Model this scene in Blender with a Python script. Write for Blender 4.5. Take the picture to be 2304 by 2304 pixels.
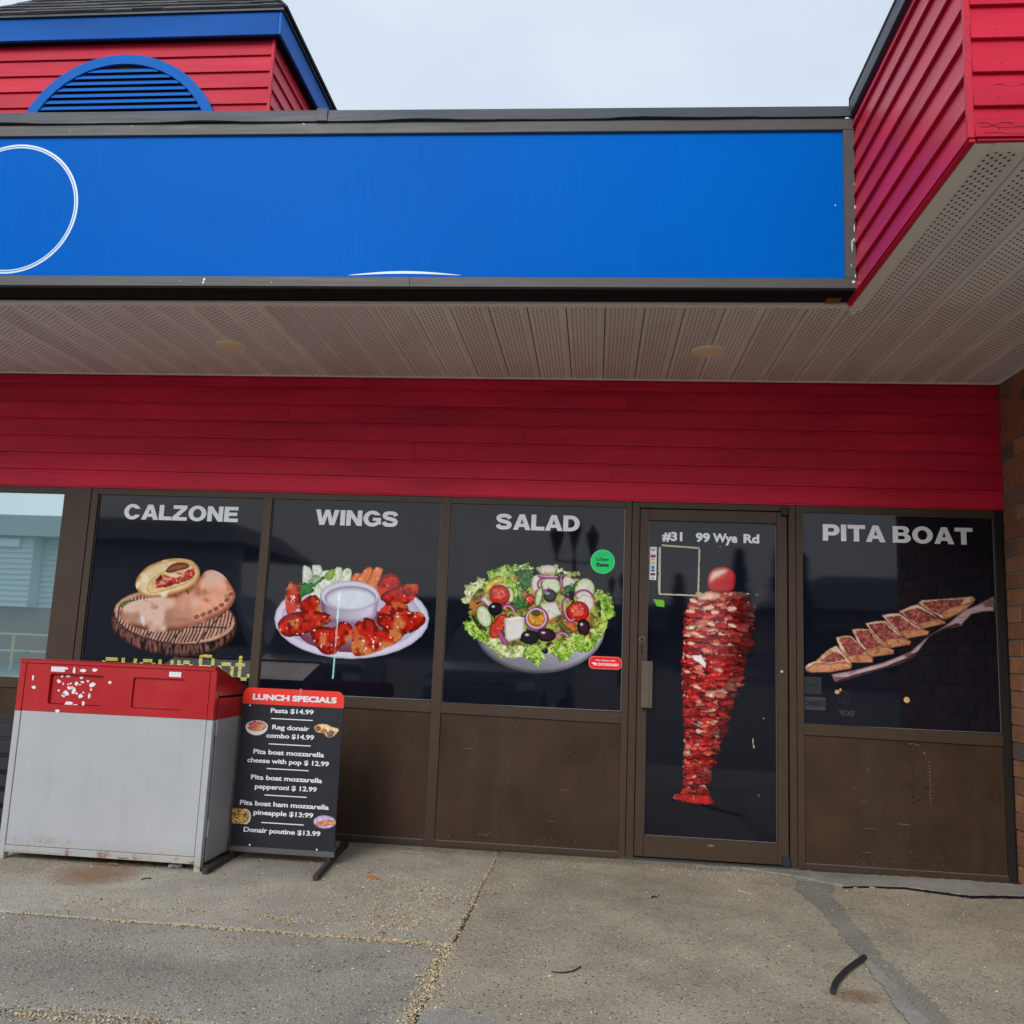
import bpy, bmesh, math, random
import numpy as np
from mathutils import Matrix, Vector

random.seed(7)
SC = bpy.context.scene
for o in list(bpy.data.objects):
    bpy.data.objects.remove(o)

# ------------------------------------------------------------------ camera
cam_data = bpy.data.cameras.new('camera')
cam = bpy.data.objects.new('camera', cam_data)
SC.collection.objects.link(cam)
cr = Vector((0.9949901, 0.0914021, 0.0405007))
cu = Vector((-0.0263451, -0.1510737, 0.9881714))
cf = Vector((-0.0964395, 0.9842878, 0.1479089))
M = Matrix.Identity(4)
for i in range(3):
    M[i][0], M[i][1], M[i][2] = cr[i], cu[i], -cf[i]
M[0][3], M[1][3], M[2][3] = 0.0, -5.67582584, 1.25867426
cam.matrix_world = M
cam_data.sensor_width = 36.0
cam_data.lens = 1988.39 / 2304.0 * 36.0
cam_data.clip_start = 0.05
cam_data.clip_end = 2000.0
SC.camera = cam

# ------------------------------------------------------------------ sky and light
SUN_EL, SUN_AZ = math.radians(34), math.radians(-158)   # azimuth from +Y, clockwise
world = bpy.data.worlds.new('World')
SC.world = world
world.use_nodes = True
wn = world.node_tree
wn.nodes.clear()
w_out = wn.nodes.new('ShaderNodeOutputWorld')
w_bg = wn.nodes.new('ShaderNodeBackground')
w_sky = wn.nodes.new('ShaderNodeTexSky')
w_sky.sky_type = 'NISHITA'
w_sky.sun_disc = False
w_sky.sun_elevation = SUN_EL
w_sky.sun_rotation = SUN_AZ
w_sky.air_density = 1.4
w_sky.dust_density = 3.0
w_tc = wn.nodes.new('ShaderNodeTexCoord')
w_map = wn.nodes.new('ShaderNodeMapping')
w_map.inputs['Scale'].default_value = (1.0, 1.0, 2.6)
w_noise = wn.nodes.new('ShaderNodeTexNoise')
w_noise.inputs['Scale'].default_value = 1.7
w_noise.inputs['Detail'].default_value = 5
w_noise.inputs['Roughness'].default_value = 0.55
w_ramp = wn.nodes.new('ShaderNodeValToRGB')
w_ramp.color_ramp.elements[0].position = 0.32
w_ramp.color_ramp.elements[0].color = (4.75, 5.3, 6.3, 1)
w_ramp.color_ramp.elements[1].position = 0.68
w_ramp.color_ramp.elements[1].color = (5.75, 6.35, 7.2, 1)
w_mix = wn.nodes.new('ShaderNodeMix')
w_mix.data_type = 'RGBA'
w_mix.inputs[0].default_value = 0.9
wn.links.new(w_tc.outputs['Generated'], w_map.inputs['Vector'])
wn.links.new(w_map.outputs['Vector'], w_noise.inputs['Vector'])
wn.links.new(w_noise.outputs['Fac'], w_ramp.inputs['Fac'])
wn.links.new(w_sky.outputs['Color'], w_mix.inputs['A'])
wn.links.new(w_ramp.outputs['Color'], w_mix.inputs['B'])
wn.links.new(w_mix.outputs['Result'], w_bg.inputs['Color'])
w_bg.inputs['Strength'].default_value = 0.105
wn.links.new(w_bg.outputs['Background'], w_out.inputs['Surface'])

sun_data = bpy.data.lights.new('sun', 'SUN')
sun_data.energy = 1.5
sun_data.angle = math.radians(30)
sun_data.color = (1.0, 0.97, 0.93)
sun = bpy.data.objects.new('sun', sun_data)
SC.collection.objects.link(sun)
sd = Vector((math.sin(SUN_AZ) * math.cos(SUN_EL), math.cos(SUN_AZ) * math.cos(SUN_EL), math.sin(SUN_EL)))
sun.rotation_euler = sd.to_track_quat('Z', 'Y').to_euler()
sun.location = sd * 50

SC.view_settings.view_transform = 'Standard'
SC.view_settings.look = 'None'
SC.view_settings.exposure = 0.46
SC.view_settings.gamma = 1.0
SC.view_settings.use_curve_mapping = False
SC.render.engine = 'CYCLES'
SC.cycles.max_bounces = 8
SC.cycles.transparent_max_bounces = 12

# ------------------------------------------------------------------ object helpers
def link(o, parent=None):
    SC.collection.objects.link(o)
    if parent is not None:
        o.parent = parent
    return o

def tag(o, label=None, cat=None, group=None, kind=None):
    if label: o['label'] = label
    if cat: o['category'] = cat
    if group: o['group'] = group
    if kind: o['kind'] = kind
    return o

def empty(name, label=None, cat=None, loc=(0, 0, 0), group=None, kind=None, parent=None):
    o = bpy.data.objects.new(name, None)
    o.empty_display_size = 0.2
    o.location = loc
    link(o, parent)
    return tag(o, label, cat, group, kind)

def mesh_obj(name, verts, faces, mat, parent=None, smooth=False):
    me = bpy.data.meshes.new(name)
    me.from_pydata([tuple(map(float, v)) for v in verts], [], faces)
    me.update()
    if mat is not None:
        me.materials.append(mat)
    if smooth:
        for p in me.polygons: p.use_smooth = True
    o = bpy.data.objects.new(name, me)
    if parent is not None and tuple(parent.location) != (0, 0, 0):
        l = parent.location
        me.transform(Matrix.Translation((-l[0], -l[1], -l[2])))
    return link(o, parent)

class MB:
    """collects shapes (world coordinates) into ONE mesh object"""
    def __init__(s): s.v = []; s.f = []
    def add(s, verts, faces):
        n = len(s.v); s.v += [tuple(v) for v in verts]
        s.f += [tuple(i + n for i in f) for f in faces]; return s
    def box(s, x0, x1, y0, y1, z0, z1, rot=0.0, c=None):
        vs = [(x0,y0,z0),(x1,y0,z0),(x1,y1,z0),(x0,y1,z0),(x0,y0,z1),(x1,y0,z1),(x1,y1,z1),(x0,y1,z1)]
        if rot:
            cx, cy = c or ((x0+x1)/2, (y0+y1)/2); ca, sa = math.cos(rot), math.sin(rot)
            vs = [(cx+(x-cx)*ca-(y-cy)*sa, cy+(x-cx)*sa+(y-cy)*ca, z) for x,y,z in vs]
        return s.add(vs, [(0,3,2,1),(4,5,6,7),(0,1,5,4),(1,2,6,5),(2,3,7,6),(3,0,4,7)])
    def hexa(s, a):   # eight corners, same order as box
        return s.add(a, [(0,3,2,1),(4,5,6,7),(0,1,5,4),(1,2,6,5),(2,3,7,6),(3,0,4,7)])
    def prism(s, pts, axis, a0, a1):
        """polygon pts (2D) extruded along axis; axis 'y': pts=(x,z); 'x': pts=(y,z); 'z': pts=(x,y)"""
        def P(p, a):
            return {'y': (p[0], a, p[1]), 'x': (a, p[0], p[1]), 'z': (p[0], p[1], a)}[axis]
        n = len(pts)
        vs = [P(p, a0) for p in pts] + [P(p, a1) for p in pts]
        fs = [tuple(range(n)), tuple(range(2*n-1, n-1, -1))]
        fs += [(i, i+n, (i+1) % n + n, (i+1) % n) for i in range(n)]
        return s.add(vs, fs)
    def ring(s, path, radii, n=10, cap=True):
        """tube along 3D path"""
        path = [Vector(p) for p in path]; m = len(path)
        if not hasattr(radii, '__len__'): radii = [radii]*m
        base = len(s.v)
        for i, p in enumerate(path):
            t = (path[min(i+1, m-1)] - path[max(i-1, 0)]).normalized()
            up = Vector((0,0,1)) if abs(t.z) < .95 else Vector((1,0,0))
            a = t.cross(up).normalized(); b = a.cross(t)
            for k in range(n):
                th = 2*math.pi*k/n
                s.v.append(tuple(p + (a*math.cos(th) + b*math.sin(th))*radii[i]))
        for i in range(m-1):
            for k in range(n):
                s.f.append((base+i*n+k, base+i*n+(k+1)%n, base+(i+1)*n+(k+1)%n, base+(i+1)*n+k))
        if cap:
            s.f.append(tuple(base+k for k in range(n-1,-1,-1)))
            s.f.append(tuple(base+(m-1)*n+k for k in range(n)))
        return s
    def build(s, name, mat, parent=None, bevel=0, seg=1, smooth=False):
        o = mesh_obj(name, s.v, s.f, mat, parent, smooth)
        bm = bmesh.new(); bm.from_mesh(o.data)
        bmesh.ops.recalc_face_normals(bm, faces=bm.faces)
        if bevel:
            bmesh.ops.bevel(bm, geom=[e for e in bm.edges if len(e.link_faces) == 2 and e.calc_face_angle(0) > .5],
                            offset=bevel, segments=seg, affect='EDGES', clamp_overlap=True)
        bm.to_mesh(o.data); bm.free()
        return o

def box(name, x0, x1, y0, y1, z0, z1, mat, parent=None, bevel=0.0015, **k):
    return MB().box(x0, x1, y0, y1, z0, z1, **k).build(name, mat, parent, bevel)

# ------------------------------------------------------------------ materials
def s2l(c):
    return tuple((v/255/12.92 if v/255 <= .04045 else ((v/255+.055)/1.055)**2.4) for v in c)

class Mat:
    def __init__(s, name, col, rough=.6, metal=0.0, spec=.5, coat=0.0, trans=0.0):
        s.m = bpy.data.materials.new(name); s.m.use_nodes = True
        s.t = s.m.node_tree; s.N = s.t.nodes; s.L = s.t.links
        s.b = s.N['Principled BSDF']
        s.b.inputs['Base Color'].default_value = (*col, 1)
        s.b.inputs['Roughness'].default_value = rough
        s.b.inputs['Metallic'].default_value = metal
        s.b.inputs['Specular IOR Level'].default_value = spec
        s.b.inputs['Coat Weight'].default_value = coat
        s.b.inputs['Coat Roughness'].default_value = .05
        s.tc = s.N.new('ShaderNodeTexCoord').outputs['Object']
        s.cur = None
    def vec(s, scale=(1,1,1), loc=(0,0,0), rand=False):
        m = s.N.new('ShaderNodeMapping'); m.inputs['Scale'].default_value = scale
        m.inputs['Location'].default_value = loc
        s.L.new(s.tc, m.inputs['Vector'])
        if rand:
            oi = s.N.new('ShaderNodeObjectInfo'); a = s.N.new('ShaderNodeVectorMath'); a.operation = 'MULTIPLY_ADD'
            s.L.new(oi.outputs['Random'], a.inputs[0]); a.inputs[1].default_value = (37, 53, 71)
            s.L.new(m.outputs['Vector'], a.inputs[2]); return a.outputs[0]
        return m.outputs['Vector']
    def noise(s, scale=5, detail=4, rough=.55, vec=None, dist=0.0):
        n = s.N.new('ShaderNodeTexNoise'); n.inputs['Scale'].default_value = scale
        n.inputs['Detail'].default_value = detail; n.inputs['Roughness'].default_value = rough
        n.inputs['Distortion'].default_value = dist
        s.L.new(vec if vec is not None else s.tc, n.inputs['Vector']); return n.outputs['Fac']
    def voro(s, scale=50, vec=None, feature='F1', out='Distance', rnd=1.0):
        n = s.N.new('ShaderNodeTexVoronoi'); n.feature = feature; n.inputs['Scale'].default_value = scale
        n.inputs['Randomness'].default_value = rnd
        s.L.new(vec if vec is not None else s.tc, n.inputs['Vector']); return n.outputs[out]
    def ramp(s, fac, stops):
        r = s.N.new('ShaderNodeValToRGB'); e = r.color_ramp.elements
        while len(e) < len(stops): e.new(.5)
        for i, (p, c) in enumerate(stops):
            e[i].position = p; e[i].color = (*c, 1) if hasattr(c, '__len__') else (c, c, c, 1)
        s.L.new(fac, r.inputs['Fac']); return r.outputs['Color']
    def math(s, op, a, b=None, c=None):
        n = s.N.new('ShaderNodeMath'); n.operation = op
        for i, v in enumerate((a, b, c)):
            if v is None: continue
            if isinstance(v, (int, float)): n.inputs[i].default_value = v
            else: s.L.new(v, n.inputs[i])
        return n.outputs[0]
    def mix(s, a, b, fac, mode='MIX'):
        n = s.N.new('ShaderNodeMix'); n.data_type = 'RGBA'; n.blend_type = mode
        for key, v in (('A', a), ('B', b)):
            if isinstance(v, tuple): n.inputs[key].default_value = (*v, 1)
            else: s.L.new(v, n.inputs[key])
        if isinstance(fac, (int, float)): n.inputs[0].default_value = fac
        else: s.L.new(fac, n.inputs[0])
        return n.outputs['Result']
    def color(s, c): s.L.new(c, s.b.inputs['Base Color']); s.cur = c; return s
    def rough(s, c): s.L.new(c, s.b.inputs['Roughness']); return s
    def bump(s, h, strength=.3, dist=.01):
        n = s.N.new('ShaderNodeBump'); n.inputs['Strength'].default_value = strength
        n.inputs['Distance'].default_value = dist
        s.L.new(h, n.inputs['Height']); s.L.new(n.outputs['Normal'], s.b.inputs['Normal']); return s
    def rand(s):
        return s.N.new('ShaderNodeObjectInfo').outputs['Random']

def wood_paint(name, col, rough=.42, grain=(2.0, 45, 45), axis='x', spec=.22):
    m = Mat(name, col, rough, spec=spec)
    sc = grain if axis == 'x' else (grain[1], grain[0], grain[2])
    v = m.vec(sc, rand=True)
    g = m.noise(1.0, 6, .65, v, .6)
    big = m.noise(1.0, 3, .5, m.vec((1.1, 4, 4) if axis == 'x' else (4, 1.1, 4), rand=True))
    knots = m.voro(1.0, m.vec((2.2, 2.2, 9) if axis == 'x' else (2.2, 2.2, 9), rand=True))
    k = m.ramp(knots, [(.0, 1.0), (.05, .0)])
    dark = tuple(c*.62 for c in col); lite = tuple(min(1, c*1.28+.008) for c in col)
    c = m.mix(dark, lite, m.ramp(m.mix(g, big, .55), [(.28, 0.0), (.72, 1.0)]))
    c = m.mix(c, tuple(x*.3 for x in col), m.math('MULTIPLY', k, .55))
    c = m.mix(c, m.ramp(m.rand(), [(0, .92), (1, 1.08)]), .8, 'MULTIPLY')
    m.color(c)
    m.rough(m.ramp(g, [(.3, rough-.08), (.7, rough+.14)]))
    m.bump(m.math('ADD', g, m.math('MULTIPLY', k, -.5)), .35, .002)
    return m.m

RED = (.60, .009, .040)
M_red = wood_paint('red_painted_wood', RED, .5)
M_redy = wood_paint('red_painted_wood_side', RED, .36, axis='y', spec=.36)
M_blue = wood_paint('blue_painted_wood', (.006, .105, .43), .6, spec=.1)
M_bluey = wood_paint('blue_painted_wood_side', (.008, .13, .52), .55, axis='y', spec=.2)
M_bluem = Mat('blue_louvre', (.008, .135, .52), .6, spec=.1).m

def metal_paint(name, col, rough=.4, metal=.0, scr=.12):
    m = Mat(name, col, rough, metal, spec=.3)
    n = m.noise(7, 6, .6); sc = m.noise(1.0, 3, .7, m.vec((3, 3, 90)))
    fine = m.voro(140)
    c = m.mix(tuple(x*.8 for x in col), tuple(min(1, x*1.2) for x in col), n)
    chips = m.math('MULTIPLY', m.ramp(fine, [(.0, 1.0), (.09, 0.0)]), m.ramp(m.noise(9, 2), [(.60, 0.0), (.68, 1.0)]))
    c = m.mix(c, tuple(min(1, x*1.4+.22) for x in col), m.math('MULTIPLY', chips, scr*5))
    m.color(c); m.rough(m.ramp(sc, [(.3, rough-.08), (.7, rough+.12)]))
    m.bump(n, .05, .002)
    return m.m

M_bronze = metal_paint('bronze_aluminium', (.058, .037, .024), .42)
M_bronze_d = metal_paint('bronze_aluminium_dark', (.018, .016, .014), .4, scr=.05)
M_edge = Mat('bare_bead', (.35, .34, .33), .35, .6).m
M_flash = metal_paint('charcoal_flashing', (.050, .060, .072), .45)
M_signfr = metal_paint('grey_sign_frame', (.085, .082, .080), .42)
M_black = Mat('black_underside', (.012, .010, .012), .7, spec=.1).m
M_rubber = Mat('black_rubber', (.015, .015, .017), .7)
M_rubber.bump(M_rubber.noise(160, 4), .5, .003); M_rubber = M_rubber.m

# kick panels: brown laminate with wear
m = Mat('brown_kick_panel', (.042, .028, .019), .45, spec=.22)
n1 = m.noise(2.3, 5, .6); n2 = m.noise(1, 4, .6, m.vec((5, 5, 1.1)))
c = m.mix((.034, .024, .016), (.066, .036, .021), m.ramp(n1, [(.3, 0.0), (.7, 1.0)]))
c = m.mix(c, (.075, .055, .042), m.math('MULTIPLY', m.ramp(n2, [(.5, 0.0), (.8, 1.0)]), .5))
sp = m.math('MULTIPLY', m.ramp(m.voro(70), [(0, 1.0), (.07, 0.0)]), m.ramp(m.noise(6, 2), [(.58, 0.0), (.64, 1.0)]))
c = m.mix(c, (.4, .37, .33), m.math('MULTIPLY', sp, .6))
scr = m.ramp(m.noise(1, 2, .5, m.vec((1.2, 1, 190)), .2), [(.735, 0.0), (.75, 1.0)])
c = m.mix(c, (.16, .12, .09), m.math('MULTIPLY', scr, .35))
m.color(c); m.rough(m.ramp(n1, [(.3, .30), (.7, .5)]))
M_kick = m.m
M_stain = Mat('dark_grease_stain', (.012, .008, .006), .6).m
M_scratch = Mat('pale_scratch', (.34, .30, .26), .5).m

def film(name, see=.05):
    """glossy window vinyl, finely perforated: a little of the interior shows through"""
    m = Mat(name, (.0065, .0072, .0095), .035, spec=.56)
    m.color(m.ramp(m.noise(2.1, 3), [(.3, (.0035, .0048, .0098)), (.7, (.006, .0082, .0155))]))
    m.bump(m.noise(1.6, 2), .03, .02)
    tr = m.N.new('ShaderNodeBsdfTransparent'); mx = m.N.new('ShaderNodeMixShader')
    mx.inputs[0].default_value = see
    m.L.new(m.b.outputs[0], mx.inputs[1]); m.L.new(tr.outputs[0], mx.inputs[2])
    m.L.new(mx.outputs[0], m.N['Material Output'].inputs['Surface'])
    return m.m
M_film = film('black_window_vinyl')

def print_mat(name, see=.05, rough=.05, spec=.5):
    m = Mat(name, (.5, .5, .5), rough, spec=spec)
    a = m.N.new('ShaderNodeAttribute'); a.attribute_name = 'ink'
    m.L.new(a.outputs['Color'], m.b.inputs['Base Color'])
    if see:
        tr = m.N.new('ShaderNodeBsdfTransparent'); mx = m.N.new('ShaderNodeMixShader')
        mx.inputs[0].default_value = see
        m.L.new(m.b.outputs[0], mx.inputs[1]); m.L.new(tr.outputs[0], mx.inputs[2])
        m.L.new(mx.outputs[0], m.N['Material Output'].inputs['Surface'])
    return m.m
M_print = print_mat('printed_vinyl')
M_print_flat = print_mat('printed_board', 0, .3)
def flat(name, rgb, rough=.3, spec=.5): return Mat(name, s2l(rgb), rough, spec=spec).m
M_white_ink = flat('white_ink', (232, 234, 240), .12)
M_white = flat('white_print', (226, 228, 234), .3)

# left pane: blue green reflective glazing over a pale blind
m = Mat('tinted_reflective_glass', (.20, .36, .39), .02, metal=0.0)
gl = m.N.new('ShaderNodeBsdfGlossy'); gl.inputs['Color'].default_value = (.74, .95, .97, 1); gl.inputs['Roughness'].default_value = .015
mx = m.N.new('ShaderNodeMixShader'); mx.inputs[0].default_value = .60
m.L.new(m.b.outputs[0], mx.inputs[1]); m.L.new(gl.outputs[0], mx.inputs[2])
m.L.new(mx.outputs[0], m.N['Material Output'].inputs['Surface'])
M_tint = m.m

# soffit panels, perforated (holes are flat: their dark shade is put into the colour, on an object-space grid)
def soffit_mat(name, axis_flip=False):
    m = Mat(name, (.50, .47, .44), .5)
    sep = m.N.new('ShaderNodeSeparateXYZ'); m.L.new(m.tc, sep.inputs[0])
    x, y = sep.outputs['X'], sep.outputs['Y']
    px, py = .0214, .0350
    u = m.math('DIVIDE', x, px); ui = m.math('FLOOR', u)
    fu = m.math('SUBTRACT', m.math('FRACT', u), .5)
    vv = m.math('ADD', m.math('DIVIDE', y, py), m.math('MULTIPLY', ui, .5))
    fv = m.math('SUBTRACT', m.math('FRACT', vv), .5)
    d = m.math('SQRT', m.math('ADD', m.math('POWER', m.math('MULTIPLY', fu, px), 2), m.math('POWER', m.math('MULTIPLY', fv, py*.8), 2)))
    hole = m.math('LESS_THAN', d, .0054)
    # only the middle band of each panel: columns 1..7 of the local coordinate
    inb = m.math('MULTIPLY', m.math('GREATER_THAN', ui, .5), m.math('LESS_THAN', ui, 7.5))
    edge = m.math('MULTIPLY', inb, hole)
    n = m.noise(3.5, 4, .6, m.vec((1,1,1), rand=True))
    c = m.mix((.78, .765, .74), (.88, .865, .84), n)
    dirt = m.ramp(m.noise(1.3, 5, .7, m.vec((3, 1, 1), rand=True)), [(.45, 0.0), (.8, 1.0)])
    c = m.mix(c, (.48, .44, .39), m.math('MULTIPLY', dirt, .5))
    c = m.mix(c, m.ramp(m.rand(), [(0, .88), (1, 1.06)]), .9, 'MULTIPLY')
    c = m.mix(c, (.015, .012, .012), edge)
    m.color(c); m.b.inputs['Roughness'].default_value = .42
    return m.m
M_soffit = soffit_mat('perforated_soffit')
m = Mat('soffit_trim', (.50, .48, .44), .5); m.color(m.mix((.74, .715, .65), (.86, .83, .77), m.noise(6, 5))); M_trim = m.m

# bricks
def brick_mat():
    m = Mat('face_brick', (.3, .13, .07), .85)
    r = m.rand()
    base = m.ramp(r, [(0, (.29, .11, .055)), (.28, (.36, .15, .07)), (.5, (.30, .125, .06)), (.66, (.20, .12, .07)), (.8, (.13, .098, .072)), (.92, (.40, .18, .08))])
    base.node.color_ramp.interpolation = 'CONSTANT'
    n = m.noise(14, 6, .7, m.vec((1,1,1), rand=True)); f = m.noise(150, 3, .7)
    c = m.mix(base, m.mix(base, (.07, .055, .045), .7), m.ramp(n, [(.45, 0.0), (.75, 1.0)]))
    c = m.mix(c, (.36, .27, .19), m.math('MULTIPLY', m.ramp(f, [(.6, 0.0), (.75, 1.0)]), .35))
    m.color(c); m.bump(m.math('ADD', m.math('MULTIPLY', n, .6), f), .7, .003)
    return m.m
M_brick = brick_mat()
m = Mat('grey_mortar', (.24, .22, .2), .95); m.color(m.mix((.16, .145, .13), (.30, .28, .25), m.noise(30, 5))); m.bump(m.noise(120, 3), .6, .003); M_mortar = m.m

# concrete
def concrete(name, a, b, agg=.6, warm=(.36, .31, .23)):
    m = Mat(name, a, .92)
    big = m.noise(1.6, 7, .66); med = m.noise(9, 6, .65); fine = m.noise(190, 4, .75)
    c = m.mix(a, b, m.ramp(big, [(.3, 0.0), (.7, 1.0)]))
    c = m.mix(c, warm, m.math('MULTIPLY', m.ramp(med, [(.48, 0.0), (.75, 1.0)]), .55))
    c = m.mix(c, m.ramp(m.noise(3.3, 8, .72, dist=.5), [(.35, .82), (.55, 1.0), (.75, 1.10)]), .9, 'MULTIPLY')
    c = m.mix(c, m.ramp(fine, [(.3, .30), (.5, 1.0), (.72, 1.75)]), .85, 'MULTIPLY')
    # exposed aggregate specks, pale and dark
    vs = m.N.new('ShaderNodeTexVoronoi'); vs.inputs['Scale'].default_value = 74; m.L.new(m.tc, vs.inputs['Vector'])
    sel = m.N.new('ShaderNodeSeparateColor'); m.L.new(vs.outputs['Color'], sel.inputs[0])
    dot = m.ramp(vs.outputs['Distance'], [(.22, 1.0), (.42, 0.0)])
    pale = m.math('MULTIPLY', dot, m.math('GREATER_THAN', sel.outputs[0], .80))
    dark = m.math('MULTIPLY', dot, m.math('LESS_THAN', sel.outputs[0], .16))
    tanc = m.mix((.50, .40, .26), (.62, .58, .50), sel.outputs[1])
    c = m.mix(c, tanc, m.math('MULTIPLY', pale, agg))
    c = m.mix(c, (.05, .047, .045), m.math('MULTIPLY', dark, agg))
    m.color(c)
    m.bump(m.math('ADD', m.math('MULTIPLY', med, .5), m.math('ADD', m.math('MULTIPLY', fine, .45), m.math('MULTIPLY', dot, .35))), 1.0, .009)
    return m
M_conc_a = concrete('concrete_grey', (.34, .312, .255), (.47, .435, .355), .6).m
M_conc_b = concrete('concrete_rough', (.27, .253, .216), (.385, .355, .29), .9).m
M_conc_c = concrete('concrete_exposed', (.30, .262, .198), (.45, .395, .295), 1.0).m
M_patch = concrete('cement_patch', (.25, .24, .21), (.35, .335, .29), .12, (.42, .40, .36)).m
M_patchd = concrete('cement_patch_dark', (.215, .204, .172), (.30, .282, .236), .12, (.28, .27, .25)).m
m = Mat('joint_dirt', (.1, .09, .07), .95); m.color(m.mix((.075, .065, .05), (.2, .17, .12), m.noise(60, 5))); m.bump(m.noise(180, 3), .8, .004); M_dirt = m.m
m = Mat('asphalt', (.05, .05, .052), .9); m.color(m.mix((.11, .11, .107), (.17, .165, .157), m.noise(90, 5, .7))); m.bump(m.noise(200, 3), .6, .004); M_asph = m.m
m = Mat('grit_stone', (.4, .34, .24), .85)
m.color(m.ramp(m.rand(), [(0, (.4, .33, .22)), (1, (.5, .44, .34))])); M_grit0 = m.m
def grit(name, c):
    m = Mat(name, c, .85); m.color(m.mix(tuple(x*.7 for x in c), tuple(min(1, x*1.25) for x in c), m.noise(40, 2))); return m.m
M_grits = [grit('tan_grit', (.56, .43, .22)), grit('pale_grit', (.72, .64, .48)), grit('grey_grit', (.34, .32, .27)), grit('brown_grit', (.30, .19, .10)), grit('dark_grit', (.05, .05, .05))]

def text_mesh(name, txt, cx, zc, w, cap, mat, parent, y, bold=.02, shear=0.0, space=1.0, flip=False, xform=None, depth=0.0008):
    """flat lettering standing in the plane Y=y, centred on cx, width w, capital height cap"""
    cu_ = bpy.data.curves.new('t', 'FONT'); cu_.body = txt; cu_.size = 1; cu_.offset = bold
    cu_.space_character = space; cu_.resolution_u = 3; cu_.shear = shear
    t = bpy.data.objects.new('t', cu_); SC.collection.objects.link(t)
    dg = bpy.context.evaluated_depsgraph_get()
    me = bpy.data.meshes.new_from_object(t.evaluated_get(dg))
    bpy.data.objects.remove(t)
    vs = np.array([v.co[:] for v in me.vertices]); x0, x1 = vs[:,0].min(), vs[:,0].max()
    capn = .729 + 2*bold
    sx = w/(x1-x0); sz = cap/capn
    V = []
    for v in vs:
        X = (v[0]-(x0+x1)/2)*sx
        if flip: X = -X
        Z = (v[1]+bold)*sz - cap/2
        V.append((cx+X, y, zc+Z) if xform is None else xform(X, Z))
    F = [tuple(p.vertices) for p in me.polygons]
    bpy.data.meshes.remove(me)
    o = mesh_obj(name, V, F, mat, parent)
    # normals towards the viewer (-Y)
    bm = bmesh.new(); bm.from_mesh(o.data)
    if xform is None:
        for f in bm.faces:
            f.normal_update()
            if f.normal.y > 0: f.normal_flip()
    bm.to_mesh(o.data); bm.free()
    return o

def arc(cx, cy, rx, ry, a0, a1, n=14):
    return [(cx+rx*math.cos(math.radians(a0+(a1-a0)*i/n)), cy+ry*math.sin(math.radians(a0+(a1-a0)*i/n))) for i in range(n+1)]
def s_glyph():
    c = [(79,70),(70,84),(46,89),(22,85),(14,71),(24,58),(47,51),(70,43),(78,29),(68,15),(44,11),(20,15),(11,31)]
    P = cr3([(x, y, 0) for x, y in c], 5); L = []; R_ = []
    for i, p in enumerate(P):
        t = (P[min(i+1, len(P)-1)]-P[max(i-1, 0)]).normalized(); w = 11.5+1.5*abs(t.y)
        L.append((p.x-t.y*w, p.y+t.x*w)); R_.append((p.x+t.y*w, p.y-t.x*w))
    return L+R_[::-1]
def cr3(p, k=8):
    p = [Vector(v) for v in p]; out = []
    for i in range(len(p)-1):
        a = p[max(0, i-1)]; b = p[i]; c_ = p[i+1]; d = p[min(len(p)-1, i+2)]
        for j in range(k):
            t = j/k; out.append(.5*((2*b)+(c_-a)*t+(2*a-5*b+4*c_-d)*t*t+(3*b-a-3*c_+d)*t**3))
    out.append(p[-1]); return out
HEAVY = {
 'A': (102, [[(0,0),(36,100),(66,100),(102,0),(72,0),(66,19),(35,19),(29,0)], [(42,40),(60,40),(51,72)]]),
 'L': (76, [[(0,0),(0,100),(28,100),(28,24),(76,24),(76,0)]]),
 'Z': (88, [[(0,0),(0,22),(50,77),(4,77),(4,100),(86,100),(86,79),(36,23),(88,23),(88,0)]]),
 'N': (92, [[(0,0),(0,100),(28,100),(65,43),(65,100),(92,100),(92,0),(64,0),(27,57),(27,0)]]),
 'E': (82, [[(0,0),(0,100),(80,100),(80,77),(28,77),(28,62),(76,62),(76,40),(28,40),(28,23),(82,23),(82,0)]]),
 'O': (106, [arc(53,50,53,52,0,345,24), arc(53,50,25,30,0,345,24)]),
 'C': (98, [arc(50,50,50,52,24,338,24)+arc(50,50,22,30,322,42,18)]),
 'W': (138, [[(0,100),(25,0),(54,0),(69,60),(84,0),(113,0),(138,100),(110,100),(98,40),(83,100),(55,100),(40,40),(28,100)]]),
 'I': (28, [[(0,0),(0,100),(28,100),(28,0)]]),
 'G': (102, [arc(52,50,52,52,26,318,24)+[(102,10),(102,56),(55,56),(55,36),(76,36),(76,28)]+arc(52,50,24,29,305,48,16)]),
 'S': (92, None),
 'D': (94, [[(0,0),(0,100)]+arc(44,50,50,50,90,-90,18), [(28,23),(28,77)]+arc(42,50,23,27,90,-90,14)]),
 'P': (88, [[(0,0),(0,100)]+arc(54,66,34,34,90,-90,14)+[(28,32),(28,0)], [(28,54),(28,78)]+arc(49,66,11,12,90,-90,8)]),
 'T': (92, [[(0,100),(92,100),(92,77),(60,77),(60,0),(32,0),(32,77),(0,77)]]),
 'B': (94, [[(0,0),(0,100)]+arc(56,75,30,25,90,-50,10)+arc(58,28,36,28,55,-90,12), [(28,61),(28,80)]+arc(50,70.5,8,9.5,90,-90,8), [(28,21),(28,42)]+arc(52,31.5,11,10.5,90,-90,8)]),
}
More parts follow.
